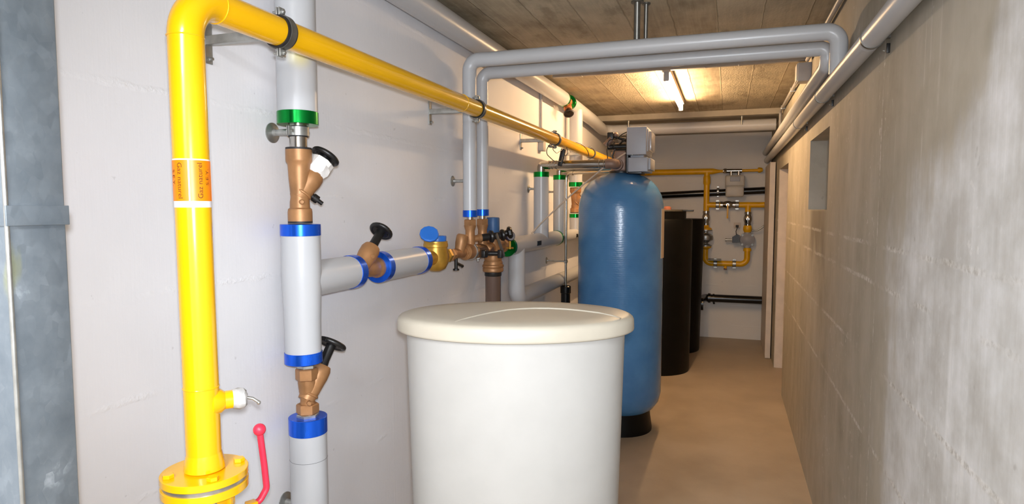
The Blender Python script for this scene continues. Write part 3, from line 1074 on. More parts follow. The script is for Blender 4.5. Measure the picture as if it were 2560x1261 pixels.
t = thing('insulated_pipe', 'grey jacketed pipe tee between two blue bands with a side branch', 'pipe', (Wx, GY, 1.12))
g = B()
g.lathe([(0, 1.13), (GR * .93, 1.13), (GR * .94, 1.25), (GR * 1.0, 1.36), (GR * 1.02, 1.40), (GR * .98, 1.53), (0, 1.53)], segs=48, mtx=Matrix.Translation((Wx, GY, 0)))
g.cyl((Wx, GY, Zm), (Wx, 1.875, Zm), .0565, segs=44)
obj('jacket', g, M['pvc'], t)
foil(t, (Wx, GY, 1.512), (0, 0, 1), GR * .99, .035)
foil(t, (Wx, GY, 1.119), (0, 0, 1), GR * .94, .034)
foil(t, (Wx, 1.866, Zm), (0, 1, 0), .0565, .036)

y_valve('stop_valve', 'lower bronze hex-ended stop valve with black wheel behind the grey pipe', (Wx, GY + .014, .953), (0, 0, 1), (.25, .97, 0), .145, .0345, ends='hex',
        wheel=.046, group='bronze slanted stop valves', boss=(.74, -.68, 0), bon_len=.106, lean=(.56, .83), stem_len=.074)
t = thing('insulated_pipe', 'grey jacketed pipe at the bottom left rising to a blue band', 'pipe', (Wx, GY + .014, 0))
obj('jacket', B().lathe([(0, 0.0), (GR, 0.0), (GR * .97, .90), (0, .90)], segs=48, mtx=Matrix.Translation((Wx, GY + .014, 0))), M['pvc'], t)
foil(t, (Wx, GY + .014, .892), (0, 0, 1), GR * .97, .052)
obj('jacket_seam', B().torus((Wx, GY + .014, .81), (0, 0, 1), GR * .972, .0006, 44, 6), M['pvc_seam'], t)
wall_clip('pipe_clamp', 'zinc wall plate peeping out left of the lowest grey pipe', 'bracket', (XL, GY + .014, .652), (Wx, GY + .014, .652), GR - .002, (0, 0, 1), 'zinc clamps on round wall plates', ring_w=.024, rod_r=.010, disc=.031, ring=False)

# ------------------------------------------------------------------ horizontal branch to the filter
y_valve('stop_valve', 'bronze stop valve lying in the horizontal water line with black handwheel on top', (Wx, 1.905, Zm), (0, 1, 0), (.12, 0, 1), .165, .036,
        wheel=.043, group='bronze slanted stop valves', cap_ring=False, bon_len=.110, boss=(.9, -.43, 0), lean=(.72, .69), stem_len=.078, bboss=True, bpos=.14)
t = thing('insulated_pipe', 'short grey jacketed pipe with blue bands at both ends before the water meter', 'pipe', (Wx, 2.05, Zm - .058))
obj('jacket', B().cyl((Wx, 2.08, Zm), (Wx, 2.385, Zm), .0565, segs=44), M['pvc'], t)
foil(t, (Wx, 2.055, Zm), (0, 1, 0), .0565, .036)
foil(t, (Wx, 2.37, Zm), (0, 1, 0), .0565, .036)

t = thing('water_meter', 'brass water meter with its blue lid flipped open', 'water meter', (Wx, 2.555, Zm - .06))
g = B()
g.lathe([(0, -.062), (.022, -.062), (.044, -.050), (.055, -.028), (.058, -.005), (.056, .02), (.052, .040), (.052, .046), (.055, .048), (.055, .060), (.053, .064), (.053, .072), (0, .072)], (Wx, 2.555, Zm), (0, 0, 1), 40)
g.lathe([(0, -.155), (.024, -.155), (.024, -.10), (.031, -.075), (.036, -.03), (.036, .03), (.031, .075), (.024, .10), (.024, .13), (0, .13)], (Wx, 2.555, Zm), (0, 1, 0), 28)
g.hexa((Wx, 2.405, Zm), (Wx, 2.445, Zm), .036)
g.hexa((Wx, 2.655, Zm), (Wx, 2.685, Zm), .034)
obj('body', g, M['brass'], t)
obj('register', B().lathe([(0, .071), (.040, .071), (.041, .092), (.039, .096), (0, .096)], (Wx, 2.572, Zm), (0, 0, 1), 36), M['blue_plastic'], t)
ln = V(.40, -.66, .64).normalized()
lc = V(Wx, 2.555 - .058, Zm + .088) + V(.01, -.026, .018)
lidb = B().lathe([(0, -.004), (.039, -.004), (.042, 0), (.042, .006), (.038, .010), (0, .010)], lc, ln, 12)
lidb.box((-.014, -.008, -.014), (.014, .008, .02), .003, Matrix.Translation((Wx, 2.505, Zm + .094)))
obj('lid', lidb, M['blue_plastic'], t)

t = thing('check_valve', 'bronze check valve with small black drain cock beneath, right of the meter', 'valve', (Wx, 2.80, Zm - .05))
g = B()
g.lathe([(0, -.115), (.020, -.115), (.020, -.08), (.026, -.07), (.026, -.05), (.021, -.04), (.024, 0), (.026, .05), (.021, .07), (.021, .14), (0, .14)], (Wx, 2.80, Zm), (0, 1, 0), 24)
g.lathe([(0, 0), (.024, 0), (.026, .03), (.029, .05), (.029, .085), (.022, .094), (0, .095)], (Wx, 2.815, Zm), (.15, .15, .97), 24)
g.hexa((Wx, 2.70, Zm), (Wx, 2.725, Zm), .031)
g.hexa((Wx, 2.865, Zm), (Wx, 2.885, Zm), .029)
obj('body', g, M['bronze'], t)
g = B()
p = V(Wx + .01, 2.755, Zm - .02)
g.cyl(p, p + V(0, 0, -.05), .0085, segs=14)
g.cyl(p + V(0, 0, -.05), p + V(0, 0, -.058), .015, segs=16)
g.cyl(p + V(0, 0, -.022), p + V(.012, .045, -.04), .0075, segs=12)
g.ball(p + V(.012, .046, -.041), .0085, seg=12)
obj('drain_cock', g, M['black'], t)

# manifold with two upward branches
t = thing('water_manifold', 'bronze manifold with two upright branches and black levers under the blue-banded risers', 'manifold', (Wx, 3.03, Zm - .05))
g = B()
g.lathe([(0, 2.93), (.033, 2.93), (.036, 2.94), (.036, 2.965), (.030, 2.975), (.030, 3.22), (0, 3.22)], (Wx, 0, Zm), (0, 1, 0), 28)
g.lathe([(0, 2.875), (.030, 2.875), (.039, 2.885), (.040, 2.945), (0, 2.945)], (Wx, 0, Zm), (0, 1, 0), 28)
obj('body', g, M['bronze'], t)
g = B()
g.box((Wx - .03, 2.985, Zm - .036), (Wx + .036, 3.075, Zm + .022), .008)
g.cyl((Wx, 3.06, Zm - .006), (Wx, 3.21, Zm - .006), .037, segs=24)
obj('valve_block', g, M['dark_bronze'], t)
obj('union_ring', B().band((Wx, 2.948, Zm), (0, 1, 0), .03, .044, .010), M['zinc'], t)
obj('union_ring', B().band((Wx, 2.964, Zm), (0, 1, 0), .03, .041, .012), M['zinc'], t)
for yv in (2.955, 3.125):
    b_ = B()
    b_.lathe([(0, 0), (.026, 0), (.025, .05), (.027, .07), (.024, .08), (.024, .105), (.030, .125), (.031, .132), (0, .132)], (Wx, yv, Zm), (0, 0, 1), 24)
    b_.lathe([(0, 0), (.017, 0), (.017, .04), (.022, .045), (.022, .06), (0, .06)], (Wx, yv, Zm + .062), (.75, .62, .1), 18)
    b_.lathe([(0, 0), (.016, 0), (.016, .05), (.011, .055), (0, .056)], (Wx, yv, Zm + .03), (.7, .3, -.55), 16)
    br = obj('branch', b_, M['bronze'], t)
    obj('hex_nut', B().hexa((Wx, yv, Zm + .128), (Wx, yv, Zm + .162), .033, rot=.35), M['bronze'], br)
    h0 = V(Wx, yv, Zm + .062) + V(.75, .62, .1).normalized() * .06
    kb = B()
    kd = V(.75, .62, .1).normalized()
    kb.cyl(h0, h0 + kd * .04, .0185, segs=18)
    kb.lathe([(0, 0), (.016, 0), (.030, .006), (.033, .014), (.030, .022), (.014, .026), (0, .026)], h0 + kd * .04, kd, 10)
    obj('knob', kb, M['black'], br)
lb_ = B()
a0, a1 = V(Wx + .105, 3.065, Zm + .075), V(Wx + .115, 3.135, Zm - .025)
dv = (a1 - a0).normalized()
mm_ = axmat(a0, dv, (1, 0, 0))
lb_.box((-.004, -.010, -.012), (.004, .010, (a1 - a0).length + .012), .002, mm_)
obj('lever', lb_, M['dark_steel'], t)
lb_ = B()
lb_.box((-.012, -.016, -.022), (.012, .016, .022), .005, Matrix.Translation((Wx + .105, 3.115, Zm - .022)))
lb_.box((-.012, -.022, -.018), (.016, .022, .022), .006, Matrix.Translation((Wx + .040, 3.04, Zm - .020)))
lb_.cyl((Wx + .03, 3.10, Zm - .02), (Wx + .10, 3.115, Zm - .02), .012, segs=14)
obj('cock_handle', lb_, M['black'], t)
obj('test_plug', B().hexa((Wx, 3.06, Zm - .046), (Wx, 3.06, Zm - .03), .013).cyl((Wx, 3.06, Zm - .06), (Wx, 3.06, Zm - .04), .006, segs=10), M['zinc'], t)

# filter
FY = 3.285
t = thing('water_filter', 'bronze water filter with blue cap and smoky cup on the left wall', 'filter', (Wx, FY, 0.95))
g = B()
g.lathe([(0, 1.300), (.047, 1.300), (.050, 1.315), (.046, 1.33), (.047, 1.36), (.050, 1.38), (.046, 1.42), (.036, 1.45), (.034, 1.463), (0, 1.463)], (Wx, FY, 0), (0, 0, 1), 36)
g.lathe([(0, -.075), (.030, -.075), (.032, -.04), (.034, 0), (.032, .12), (.040, .13), (.040, .16), (.028, .17), (.028, .24), (0, .24)], (Wx, FY, Zm), (0, 1, 0), 26)
g.lathe([(0, 0), (.024, 0), (.024, .06), (.019, .065), (0, .066)], (Wx, FY, Zm + .03), (.8, .2, .2), 18)
obj('housing', g, M['bronze'], t)
obj('clamp_ring', B().lathe([(0, 1.238), (.054, 1.238), (.058, 1.243), (.058, 1.258), (.055, 1.262), (.060, 1.266), (.060, 1.276), (.054, 1.280), (.054, 1.290), (.050, 1.300), (0, 1.300)], (Wx, FY, 0), (0, 0, 1), 40), M['bronze'], t)
obj('black_ring', B().lathe([(0, 1.214), (.0455, 1.214), (.0475, 1.218), (.0475, 1.238), (0, 1.238)], (Wx, FY, 0), (0, 0, 1), 36), M['black'], t)
obj('filter_cup', B().lathe([(0, .955), (.030, .955), (.041, .965), (.0435, 1.0), (.0445, 1.214), (0, 1.214)], (Wx, FY, 0), (0, 0, 1), 36), M['bowl'], t)
obj('filter_core', B().cyl((Wx, FY, .97), (Wx, FY, 1.23), .024, segs=24), M['valve_brown'], t)
obj('cap', B().lathe([(0, 1.455), (.035, 1.455), (.0365, 1.46), (.0365, 1.535), (.034, 1.541), (0, 1.543)], (Wx, FY, 0), (0, 0, 1), 36), M['blue_cap'], t)
g = B()
hv = V(.8, .35, .2).normalized()
hb = V(Wx, FY + .03, Zm + .062)
g.cyl(hb, hb + hv * .075, .018, segs=16)
g.lathe([(0, 0), (.020, 0), (.034, .008), (.036, .02), (.028, .03), (0, .032)], hb + hv * .07, hv, 9)
obj('backwash_knob', g, M['black'], t)
gg = V(Wx + .055, FY + .13, Zm + .058)
ga = V(.72, -.69, .05).normalized()
gp = obj('pressure_gauge', B().lathe([(0, -.018), (.026, -.018), (.029, -.012), (.029, .008), (.026, .011), (0, .011)], gg, ga, 28), M['navy'], t)
obj('gauge_glass', B().lathe([(0, .0105), (.024, .0105), (.024, .0125), (0, .0125)], gg, ga, 28), M['clear'], gp)
g = B()
g.cyl(gg - V(0, 0, .025), gg - V(0, 0, .075), .006, segs=12)
g.cyl(gg - V(.06, 0, .068), gg + V(.02, 0, -.068), .0055, segs=12)
obj('gauge_tap', g, M['brass'], t)

# ------------------------------------------------------------------ pair of risers crossing under the ceiling
GX = 'twin grey pipes crossing under the ceiling'
RP = .0348
for (yy, zc, r_, x1, lab, zb) in ((2.955, 2.325, .0348, .420, 'front grey pipe of the pair that rises by the clamp and crosses the ceiling', 1.548),
                                  (3.125, 2.296, .0325, .402, 'rear grey pipe of the crossing pair, running on along the right wall', 1.552)):
    t = thing('insulated_pipe', lab, 'pipe', (Wx, yy, zb), GX)
    if yy < 3:
        g = B().tube([(Wx, yy, zb + .02), (Wx, yy, zc), (x1, yy, zc), (x1, yy, 2.150)], r_, bend=.050, segs=36, n=12)
    else:
        g = B().tube([(Wx, yy, zb + .02), (Wx, yy, zc), (x1 - .2, yy, zc)], r_, bend=.050, segs=36, n=12)
        g.tube([(x1 - .2, yy, zc), (x1, yy, zc), (x1, yy, 2.222), (x1, 7.93, 2.222)], r_, bend=.035, segs=36, n=8)
    obj('jacket', g, M['pvc'], t)
    foil(t, (Wx, yy, zb), (0, 0, 1), r_, .034)
    obj('steel_end', B().cyl((Wx, yy, Zm + .16), (Wx, yy, zb + .004), .0165, segs=22), M['steel'], t)
for (x0, r_, y0, lab) in ((-.413, .0145, 2.99, 'thicker grey hanger rod holding the twin pipes up to the ceiling'), (-.378, .0095, 3.03, 'thinner chrome hanger rod beside the thicker one')):
    t = thing('hanger_rod', lab, 'hanger', (x0, y0, 2.36), 'hanger rods of the twin pipes')
    zt = H
    obj('rod', B().cyl((x0 - .003, y0 + .02, 2.335), (x0 + .004, y0 - .03, zt - .001), r_, segs=20), M['dark_steel'], t)
    obj('ceiling_plate', B().cyl((x0 + .004, y0 - .03, zt - .006), (x0 + .004, y0 - .03, zt), r_ * 2.0, segs=20), M['dark_steel'], t)
wall_clip('pipe_clamp', 'zinc clamp with wall plate on the front riser of the twin grey pipes', 'bracket', (XL, 2.955, 1.73), (Wx, 2.955, 1.73), RP, (0, 0, 1), 'zinc clamps on round wall plates', ring_w=.018, rod_r=.008, disc=.027, ring=False)

# long pipes on the right wall
BZ, BR, BX = 2.133, .0335, .420
t = thing('insulated_pipe', 'long straight grey pipe running the whole length of the right concrete wall', 'pipe', (BX, 4, BZ - BR))
obj('jacket', B().tube([(BX, YB + .01, BZ), (BX, 7.93, BZ), (BX - .09, 7.95, BZ)][:2], BR, segs=36), M['pvc'], t)
for yy in (1.2, 2.33, 3.3, 4.6, 5.9):
    obj('jacket_seam', B().torus((BX, yy, BZ), (0, 1, 0), BR, .00025, 40, 6), M['pvc'], t)
for yy, lab in ((2.29, 'small dark pipe clip under the right wall pipe, nearest the camera'), (3.40, 'small dark pipe clip under the right wall pipe above the niche'),
                (4.45, 'small dark pipe clip under the right wall pipe beyond the niche')):
    t = thing('pipe_clip', lab, 'bracket', (XR - .012, yy, 2.09), 'clips under the right wall pipe')
    g = B()
    g.band((BX, yy - .008, BZ), (0, 1, 0), BR + .0004, BR + .0025, .016)
    g.box((BX + BR - .006, yy - .008, BZ - .006), (XR, yy + .008, BZ + .006))
    obj('clip', g, M['dark_steel'], t)
    g = B()
    g.box((XR - .010, yy - .003, BZ - BR - .018), (XR, yy + .003, BZ - BR + .012), .001)
    obj('foot', g, M['black'], t)
    g = B()
    bolt(g, (XR - .014, yy, BZ - BR - .010), (-1, 0, 0), .003, .006)
    obj('screw', g, M['zinc'], t)

# ------------------------------------------------------------------ big pipe under the ceiling, left
CX_, CZ_, CR = -1.243, 2.447, .056
t = thing('insulated_pipe', 'thick cream grey pipe in the left ceiling corner, front stretch up to the green band', 'pipe', (CX_, 2, CZ_ - CR))
obj('jacket', B().cyl((CX_, .80, CZ_), (CX_, 4.90, CZ_), CR, segs=44), M['pvc'], t)
foil(t, (CX_, 4.88, CZ_), (0, 1, 0), CR, .030, 'green_foil')
y_valve('stop_valve', 'bronze valve in the ceiling pipe with its black wheel hanging down', (CX_, 5.065, CZ_), (0, -1, 0), (.30, 0, -1), .15, .034,
        wheel=.040, group='bronze slanted stop valves', cap_ring=False, material='copper', bon_len=.095, lean=(.84, .54), stem_len=.040)
t = thing('insulated_pipe', 'thick grey pipe behind the ceiling valve turning across the far end under the ceiling', 'pipe', (CX_, 6.62, 2.33))
g = B()
g.tube([(CX_, 5.09, CZ_), (CX_, 6.0, CZ_ - .02), (CX_, 6.62, 2.391), (XR - .05, 6.62, 2.391)], .056, bend=.11, segs=40)
obj('jacket', g, M['pvc'], t)
foil(t, (CX_, 5.062, CZ_), (0, 1, 0), .058, .032, 'green_foil')
for x0, lab in ((-.98, 'left of two small hanger rods over the far cross pipe'), (.11, 'right of two small hanger rods over the far cross pipe')):
    t = thing('hanger_rod', lab, 'hanger', (x0, 6.62, 2.44), 'small rods over the far cross pipe')
    obj('rod', B().cyl((x0, 6.56, 2.395), (x0, 6.56, 2.476), .0065, segs=12), M['zinc'], t)
    obj('sleeve', B().cyl((x0, 6.56, 2.452), (x0, 6.56, 2.4765), .011, segs=12), M['zinc'], t)

# riser by the tank
RY = 5.295
RR = .056
t = thing('insulated_pipe', 'upper grey riser hanging from the ceiling pipe to a green band beside the blue tank', 'pipe', (Wx, RY, 1.77))
obj('jacket', B().cyl((Wx, RY, 1.79), (Wx, RY, CZ_ - .03), RR, segs=40), M['pvc'], t)
foil(t, (Wx, RY, 1.771), (0, 0, 1), RR, .037, 'green_foil')
y_valve('stop_valve', 'bronze stop valve low on the riser half hidden by the blue tank', (Wx, RY, 1.552), (0, 0, 1), (1, .35, 0), .205, .045, wheel=.03,
        group='bronze slanted stop valves', material='bronze', bon_len=.07)

# ------------------------------------------------------------------ lower pipe work behind the filter
t = thing('insulated_pipe', 'branched grey pipe run behind the filter with drop leg and black tag', 'pipe', (Wx, 4.4, .93))
AR = .0555
AZ = 1.362
g = B()
g.cyl((Wx, 3.54, AZ), (Wx, 4.66, AZ), AR, segs=40)
g.tube([(Wx, 3.70, AZ), (Wx, 3.70, 1.03), (Wx, 6.6, 1.03)], .052, bend=.07, segs=36)
g.cyl((Wx, 4.243, AZ), (Wx, 4.243, 1.815), .0525, segs=36)
obj('jacket', g, M['pvc'], t)
foil(t, (Wx, 3.515, AZ), (0, 1, 0), AR, .032, 'green_foil')
foil(t, (Wx, 4.64, AZ), (0, 1, 0), AR, .035, 'green_foil')
foil(t, (Wx, 4.243, 1.806), (0, 0, 1), .0525, .035, 'green_foil')
g = B()
g.box((Wx + AR - .006, 3.965, AZ - .018), (Wx + AR + .0015, 4.06, AZ + .012), .001)
obj('tag_plate', g, M['black'], t)
g = B()
g.cyl((Wx, 4.243, 1.83), (Wx, 4.243, 1.855), .027, segs=24)
obj('steel_end', g, M['steel'], t)
t = thing('insulated_pipe', 'second short grey riser with green band and the pipe running on behind the tank', 'pipe', (Wx, 4.743, AZ - .05))
g = B()
g.cyl((Wx, 4.743, AZ), (Wx, 4.743, 1.815), .0465, segs=36)
g.cyl((Wx, 4.69, AZ), (Wx, 6.6, AZ), .050, segs=36)
g.cyl((Wx, RY, AZ), (Wx, RY, 1.525), .05, segs=36)
obj('jacket', g, M['pvc'], t)
foil(t, (Wx, 4.743, 1.807), (0, 0, 1), .0465, .036, 'green_foil')
foil(t, (Wx, RY, 1.507), (0, 0, 1), .05, .032, 'green_foil')
obj('steel_end', B().cyl((Wx, 4.743, 1.83), (Wx, 4.743, 1.855), .022, segs=24), M['steel'], t)
obj('tag_plate', B().box((Wx + .046, 5.12, AZ - .016), (Wx + .0515, 5.20, AZ + .012), .001), M['black'], t)
wall_clip('pipe_clamp', 'zinc clamp and wall plate on the first grey riser below its green band', 'bracket', (XL, 4.245, 1.725), (Wx, 4.245, 1.725), .0525, (0, 0, 1), 'zinc clamps on round wall plates', ring_w=.02, rod_r=.008, disc=.028, ring=False)
wall_clip('pipe_clamp', 'zinc clamp between the two green-banded risers on the rear one', 'bracket', (XL, 4.745, 1.715), (Wx, 4.745, 1.715), .0465, (0, 0, 1), 'zinc clamps on round wall plates', ring_w=.02, rod_r=.008, disc=.028, ring=False)
wall_clip('pipe_clamp', 'small zinc clamp on the low sloping pipe just above the white tank lid', 'bracket', (XL, 4.02, 1.03), (Wx, 4.02, 1.03), .052, (0, 1, 0), 'zinc clamps on round wall plates', ring_w=.02, rod_r=.008, disc=.028, ring=False)

# ------------------------------------------------------------------ water softener
SX, SY, SR = -.722, 4.52, .300
t = thing('water_softener', 'tall blue domed softener tank on a black foot with grey control head', 'tank', (SX, SY, 0))
prof = [(0, .10), (.10, .105), (.19, .125), (.25, .165), (.285, .215), (SR, .28), (SR, 1.58), (.297, 1.62), (.283, 1.68), (.255, 1.735), (.215, 1.78), (.16, 1.815), (.10, 1.835), (.06, 1.842), (0, 1.842)]
obj('pressure_vessel', B().lathe(prof, (SX, SY, 0), (0, 0, 1), 72), M['blue_tank'], t, sharp=60)
obj('foot_ring', B().lathe([(0, 0), (.240, 0), (.240, .02), (.228, .10), (.224, .15), (0, .15)], (SX, SY, 0), (0, 0, 1), 56), M['black_tank'], t)
obj('neck_ring', B().lathe([(0, 1.838), (.085, 1.838), (.085, 1.852), (0, 1.852)], (SX, SY, 0), (0, 0, 1), 36), M['black'], t)
sbm = B()
n = 6
a0_, a1_ = R(-14), R(12)
ring0, ring1, ring2, ring3 = [], [], [], []
for i in range(n + 1):
    a = a0_ + (a1_ - a0_) * i / n
    for zz, rr, lst in ((1.243, SR + .004, ring0), (1.586, SR + .004, ring1), (1.243, SR - .001, ring2), (1.586, SR - .001, ring3)):
        lst.append(sbm.bm.verts.new((SX + rr * math.cos(a), SY + rr * math.sin(a), zz)))
for i in range(n):
    sbm.bm.faces.new((ring0[i], ring0[i + 1], ring1[i + 1], ring1[i]))
    sbm.bm.faces.new((ring2[i + 1], ring2[i], ring3[i], ring3[i + 1]))
    sbm.bm.faces.new((ring1[i], ring1[i + 1], ring3[i + 1], ring3[i]))
    sbm.bm.faces.new((ring0[i + 1], ring0[i], ring2[i], ring2[i + 1]))
sbm.bm.faces.new((ring0[0], ring1[0], ring3[0], ring2[0]))
sbm.bm.faces.new((ring0[n], ring2[n], ring3[n], ring1[n]))
obj('level_sticker', sbm, M['sticker'], t)
# valve body
g = B()
g.lathe([(0, 1.85), (.072, 1.85), (.072, 1.90), (.062, 1.91), (.062, 1.96), (.070, 1.965), (.070, 1.985), (.045, 1.995), (.045, 2.03), (0, 2.03)], (SX, SY, 0), (0, 0, 1), 32)
g.cyl((SX, SY - .20, 1.888), (SX, SY + .20, 1.888), .040, segs=26)
g.box((-.748, 4.37, 1.846), (-.668, 4.62, 1.985), .012)
g.tube([(-.782, 4.243, 1.888), (SX, 4.243, 1.888), (SX, 4.40, 1.888)], .034, bend=.04, segs=26)
g.box((SX - .055, SY - .05, 1.985), (SX + .05, SY + .06, 2.045), .008)
obj('valve_body', g, M['valve_brown'], t)
g = B()
g.cyl((SX - .085, SY - .06, 2.02), (SX + .05, SY - .06, 2.02), .020, segs=18)
g.box((SX - .09, SY - .08, 2.06), (SX - .045, SY - .03, 2.12), .006)
g.cyl((SX - .02, SY - .09, 1.985), (SX + .06, SY - .09, 1.985), .024, segs=18)
g.cyl((SX - .06, SY - .055, 2.10), (SX + .06, SY - .055, 2.055), .011, segs=14)
obj('injector', g, M['black'], t)
obj('solenoid', B().cyl((SX - .10, SY - .075, 2.03), (SX - .055, SY - .075, 2.075), .022, segs=18).ball((SX - .03, SY - .06, 2.105), .016), M['valve_brown'], t)
cb = obj('control_box', B().box((-.661, 4.35, 1.952), (-.527, 4.66, 2.141), .006).box((-.527, 4.375, 1.975), (-.519, 4.64, 2.125), .002), M['control_grey'], t)
obj('window_frame', B().box((-.519, 4.40, 1.985), (-.500, 4.62, 2.112), .004), M['clear'], cb)
obj('cover_screw', B().cyl((-.62, 4.346, 1.949), (-.62, 4.346, 1.955), .004, segs=10).cyl((-.58, 4.35, 1.9455), (-.58, 4.35, 1.953), .003, segs=8), M['zinc'], cb)
g = B()
g.box((-.652, 4.36, 1.838), (-.517, 4.64, 1.936), .006)
g.box((-.517, 4.37, 1.852), (-.500, 4.63, 1.930), .003)
g.box((-.64, 4.40, 1.934), (-.55, 4.60, 1.954), .002)
obj('brine_valve_box', g, M['control_grey'], t)
obj('mounting_bracket', B().box((-.668, 4.37, 1.83), (-.651, 4.64, 2.10), .003).box((-.655, 4.38, 1.826), (-.56, 4.55, 1.838), .002), M['black'], t)
g = B()
g.tube([(-.662, 4.40, 2.115), (-.70, 4.40, 2.098), (-.735, 4.41, 2.07), (-.79, 4.42, 2.065), (-.81, 4.42, 2.03), (-.79, 4.43, 2.005), (-.765, 4.44, 2.02), (-.76, 4.44, 2.05)], .0032, bend=.02, segs=8)
g.tube([(-.80, 4.42, 2.04), (-.808, 4.42, 1.99), (-.80, 4.42, 1.925), (-.82, 4.42, 1.912), (-.86, 4.42, 1.905)], .0030, bend=.012, segs=8)
g.tube([(-.745, 4.40, 2.00), (-.765, 4.40, 1.955), (-.755, 4.40, 1.90), (-.72, 4.40, 1.865), (-.665, 4.39, 1.858)], .0055, bend=.03, segs=10)
g.tube([(-.662, 4.40, 2.065), (-.70, 4.41, 2.05), (-.725, 4.43, 2.03)], .0065, bend=.02, segs=10)
obj('cable', g, M['black'], t)

# steel connections to the softener
GS = 'stainless pipes to the softener head'
t = thing('steel_pipe', 'shiny stainless pipe elbowing from the first green-banded riser to the control head', 'pipe', (Wx, 4.243, 1.85), GS)
obj('pipe_run', B().tube([(Wx, 4.243, 1.853), (Wx, 4.243, 1.888), (-.94, 4.243, 1.888), (-.784, 4.243, 1.888)], .0285, bend=.034, segs=32, n=10), M['steel'], t)
g = B()
for xx in (-1.175, -1.150, -1.125, -.825, -.792):
    obj('press_collar', B().torus((xx, 4.243, 1.888), (1, 0, 0), .0285, .0035, 32, 8), M['steel'], t)
obj('pressed_socket', B().band((-1.175, 4.243, 1.888), (1, 0, 0), .0285, .0305, .055), M['steel'], t)
t = thing('steel_pipe', 'short steel pipe above the second green-banded riser, mostly behind the first one', 'pipe', (Wx, 4.743, 1.85), GS)
obj('pipe_run', B().tube([(Wx, 4.743, 1.853), (Wx, 4.743, 1.888), (-.94, 4.743, 1.888), (SX, 4.745, 1.888), (SX, 4.715, 1.888)], .0225, bend=.03, segs=28, n=10), M['steel'], t)
DXp, DYp = -1.172, 4.72
t = thing('steel_pipe', 'thin chrome drain pipe dropping beside the risers into a black sleeve', 'pipe', (DXp, DYp, .95))
obj('pipe_run', B().tube([(DXp, DYp, .93), (DXp, DYp, 1.852), (-.80, DYp - .12, 1.856), (SX - .02, 4.60, 1.87)], .0098, bend=.035, segs=20, n=10), M['steel'], t)
obj('press_collar', B().band((DXp + .045, DYp - .014, 1.8525), (1, -.3, 0), .0098, .0145, .012), M['steel'], t)
obj('press_collar', B().band((DXp, DYp, 1.79), (0, 0, 1), .0098, .0135, .014), M['steel'], t)
wall_clip('pipe_clamp', 'long zinc clamp arm holding the thin chrome drain pipe', 'bracket', (XL, DYp, 1.182), (DXp, DYp, 1.179), .0100, (0, 0, 1), 'zinc clamps on round wall plates', ring_w=.016, rod_r=.007, disc=.026)
t = tag(obj('drain_sleeve', B().lathe([(0, 0), (.036, 0), (.036, .93), (.041, .935), (.041, .985), (.036, .99), (.034, .99), (.033, .9), (0, .9)], (DXp, DYp, 0), (0, 0, 1), 32), M['black_pipe']),
        'black plastic drain sleeve standing upright under the chrome pipe', 'pipe')
tag(obj('brine_hose', B().tube([(-.665, 4.34, 1.965), (-.80, 4.24, 1.86), (-1.0, 4.12, 1.67), (-1.16, 4.02, 1.50), (-1.215, 3.96, 1.425)], .0052, bend=.5, segs=14), M['hose']),
    'thin milky hose slanting from the control head down to the wall pipes', 'hose')

# cable tangle with black plug hanging under the yellow pipe
t = thing('sensor_cable', 'black plug and looped cable dangling under the yellow pipe by its third clamp', 'cable', (YX, 4.16, 1.90))
g = B()
g.box((-.016, -.011, -.09), (.016, .011, .03), .006, Matrix.Translation((YX + .015, 4.22, 1.965)) @ Matrix.Rotation(R(12), 4, 'Y'))
obj('plug', g, M['black'], t)
g = B()
g.tube([(YX - .01, 4.00, 2.01), (YX - .03, 3.98, 1.975), (YX - .03, 3.98, 1.94), (YX + .0, 4.05, 1.90), (YX + .02, 4.17, 1.905), (YX + .015, 4.22, 1.95)], .0028, bend=.05, segs=8)
g.tube([(YX + .02, 4.20, 1.99), (YX + .0, 4.12, 1.955), (YX - .01, 4.06, 1.975), (YX, 4.03, 2.01)], .0022, bend=.04, segs=8)
g.tube([(YX + .03, 4.27, 2.01), (YX + .035, 4.30, 1.975), (YX + .02, 4.29, 1.95), (YX + .02, 4.26, 1.955)], .0025, bend=.02, segs=8)
obj('cord', g, M['black'], t)
g = B()
g.box((YX - .02, 3.97, 1.985), (YX + .008, 4.03, 1.998), .002)
g.box((YX - .008, 4.01, 1.995), (YX + .008, 4.035, 2.012), .002)
obj('strap', g, M['dark_steel'], t)
g = B()
wr = [(YX + YR * math.cos(a) * 1.06, 4.62 + .5 * k / 8, YZ + YR * math.sin(a) * 1.06) for k, a in enumerate([R(110 - 24 * k) for k in range(9)])]
g.tube(wr, .0022, bend=.02, segs=8)
tag(obj('thin_wire', g, M['rubber']), 'thin dark wire lying over the yellow pipe beyond the third clamp', 'wire')

# ------------------------------------------------------------------ white brine tank in front
TX, TY = -.636, 1.90
TA, TB = .378, .250          # the tank is oval: half width, half depth
t = thing('brine_tank', 'big oval cream salt tank with overlapping ivory lid in the foreground', 'tank', (TX, TY, 0))
tm = Matrix.Translation((TX, TY, 0)) @ Matrix.Rotation(R(18.6), 4, 'Z') @ Matrix.Diagonal((1, TB / TA, 1, 1))
LZ = 1.211
obj('tank_body', B().lathe([(0, 0), (.310, 0), (.318, .01), (.349, LZ + .006), (0, LZ + .006)], mtx=tm, segs=112), M['cream'], t)
lid = obj('lid', B().lathe([(0, LZ), (TA - .006, LZ), (TA - .001, LZ + .003), (TA, LZ + .008), (TA - .001, LZ + .034), (TA - .004, LZ + .041), (TA - .011, LZ + .047), (TA - .022, LZ + .051),
                            (TA * .75, LZ + .0545), (0, LZ + .0565)], mtx=tm, segs=128), M['cream_lid'], t, sharp=50)
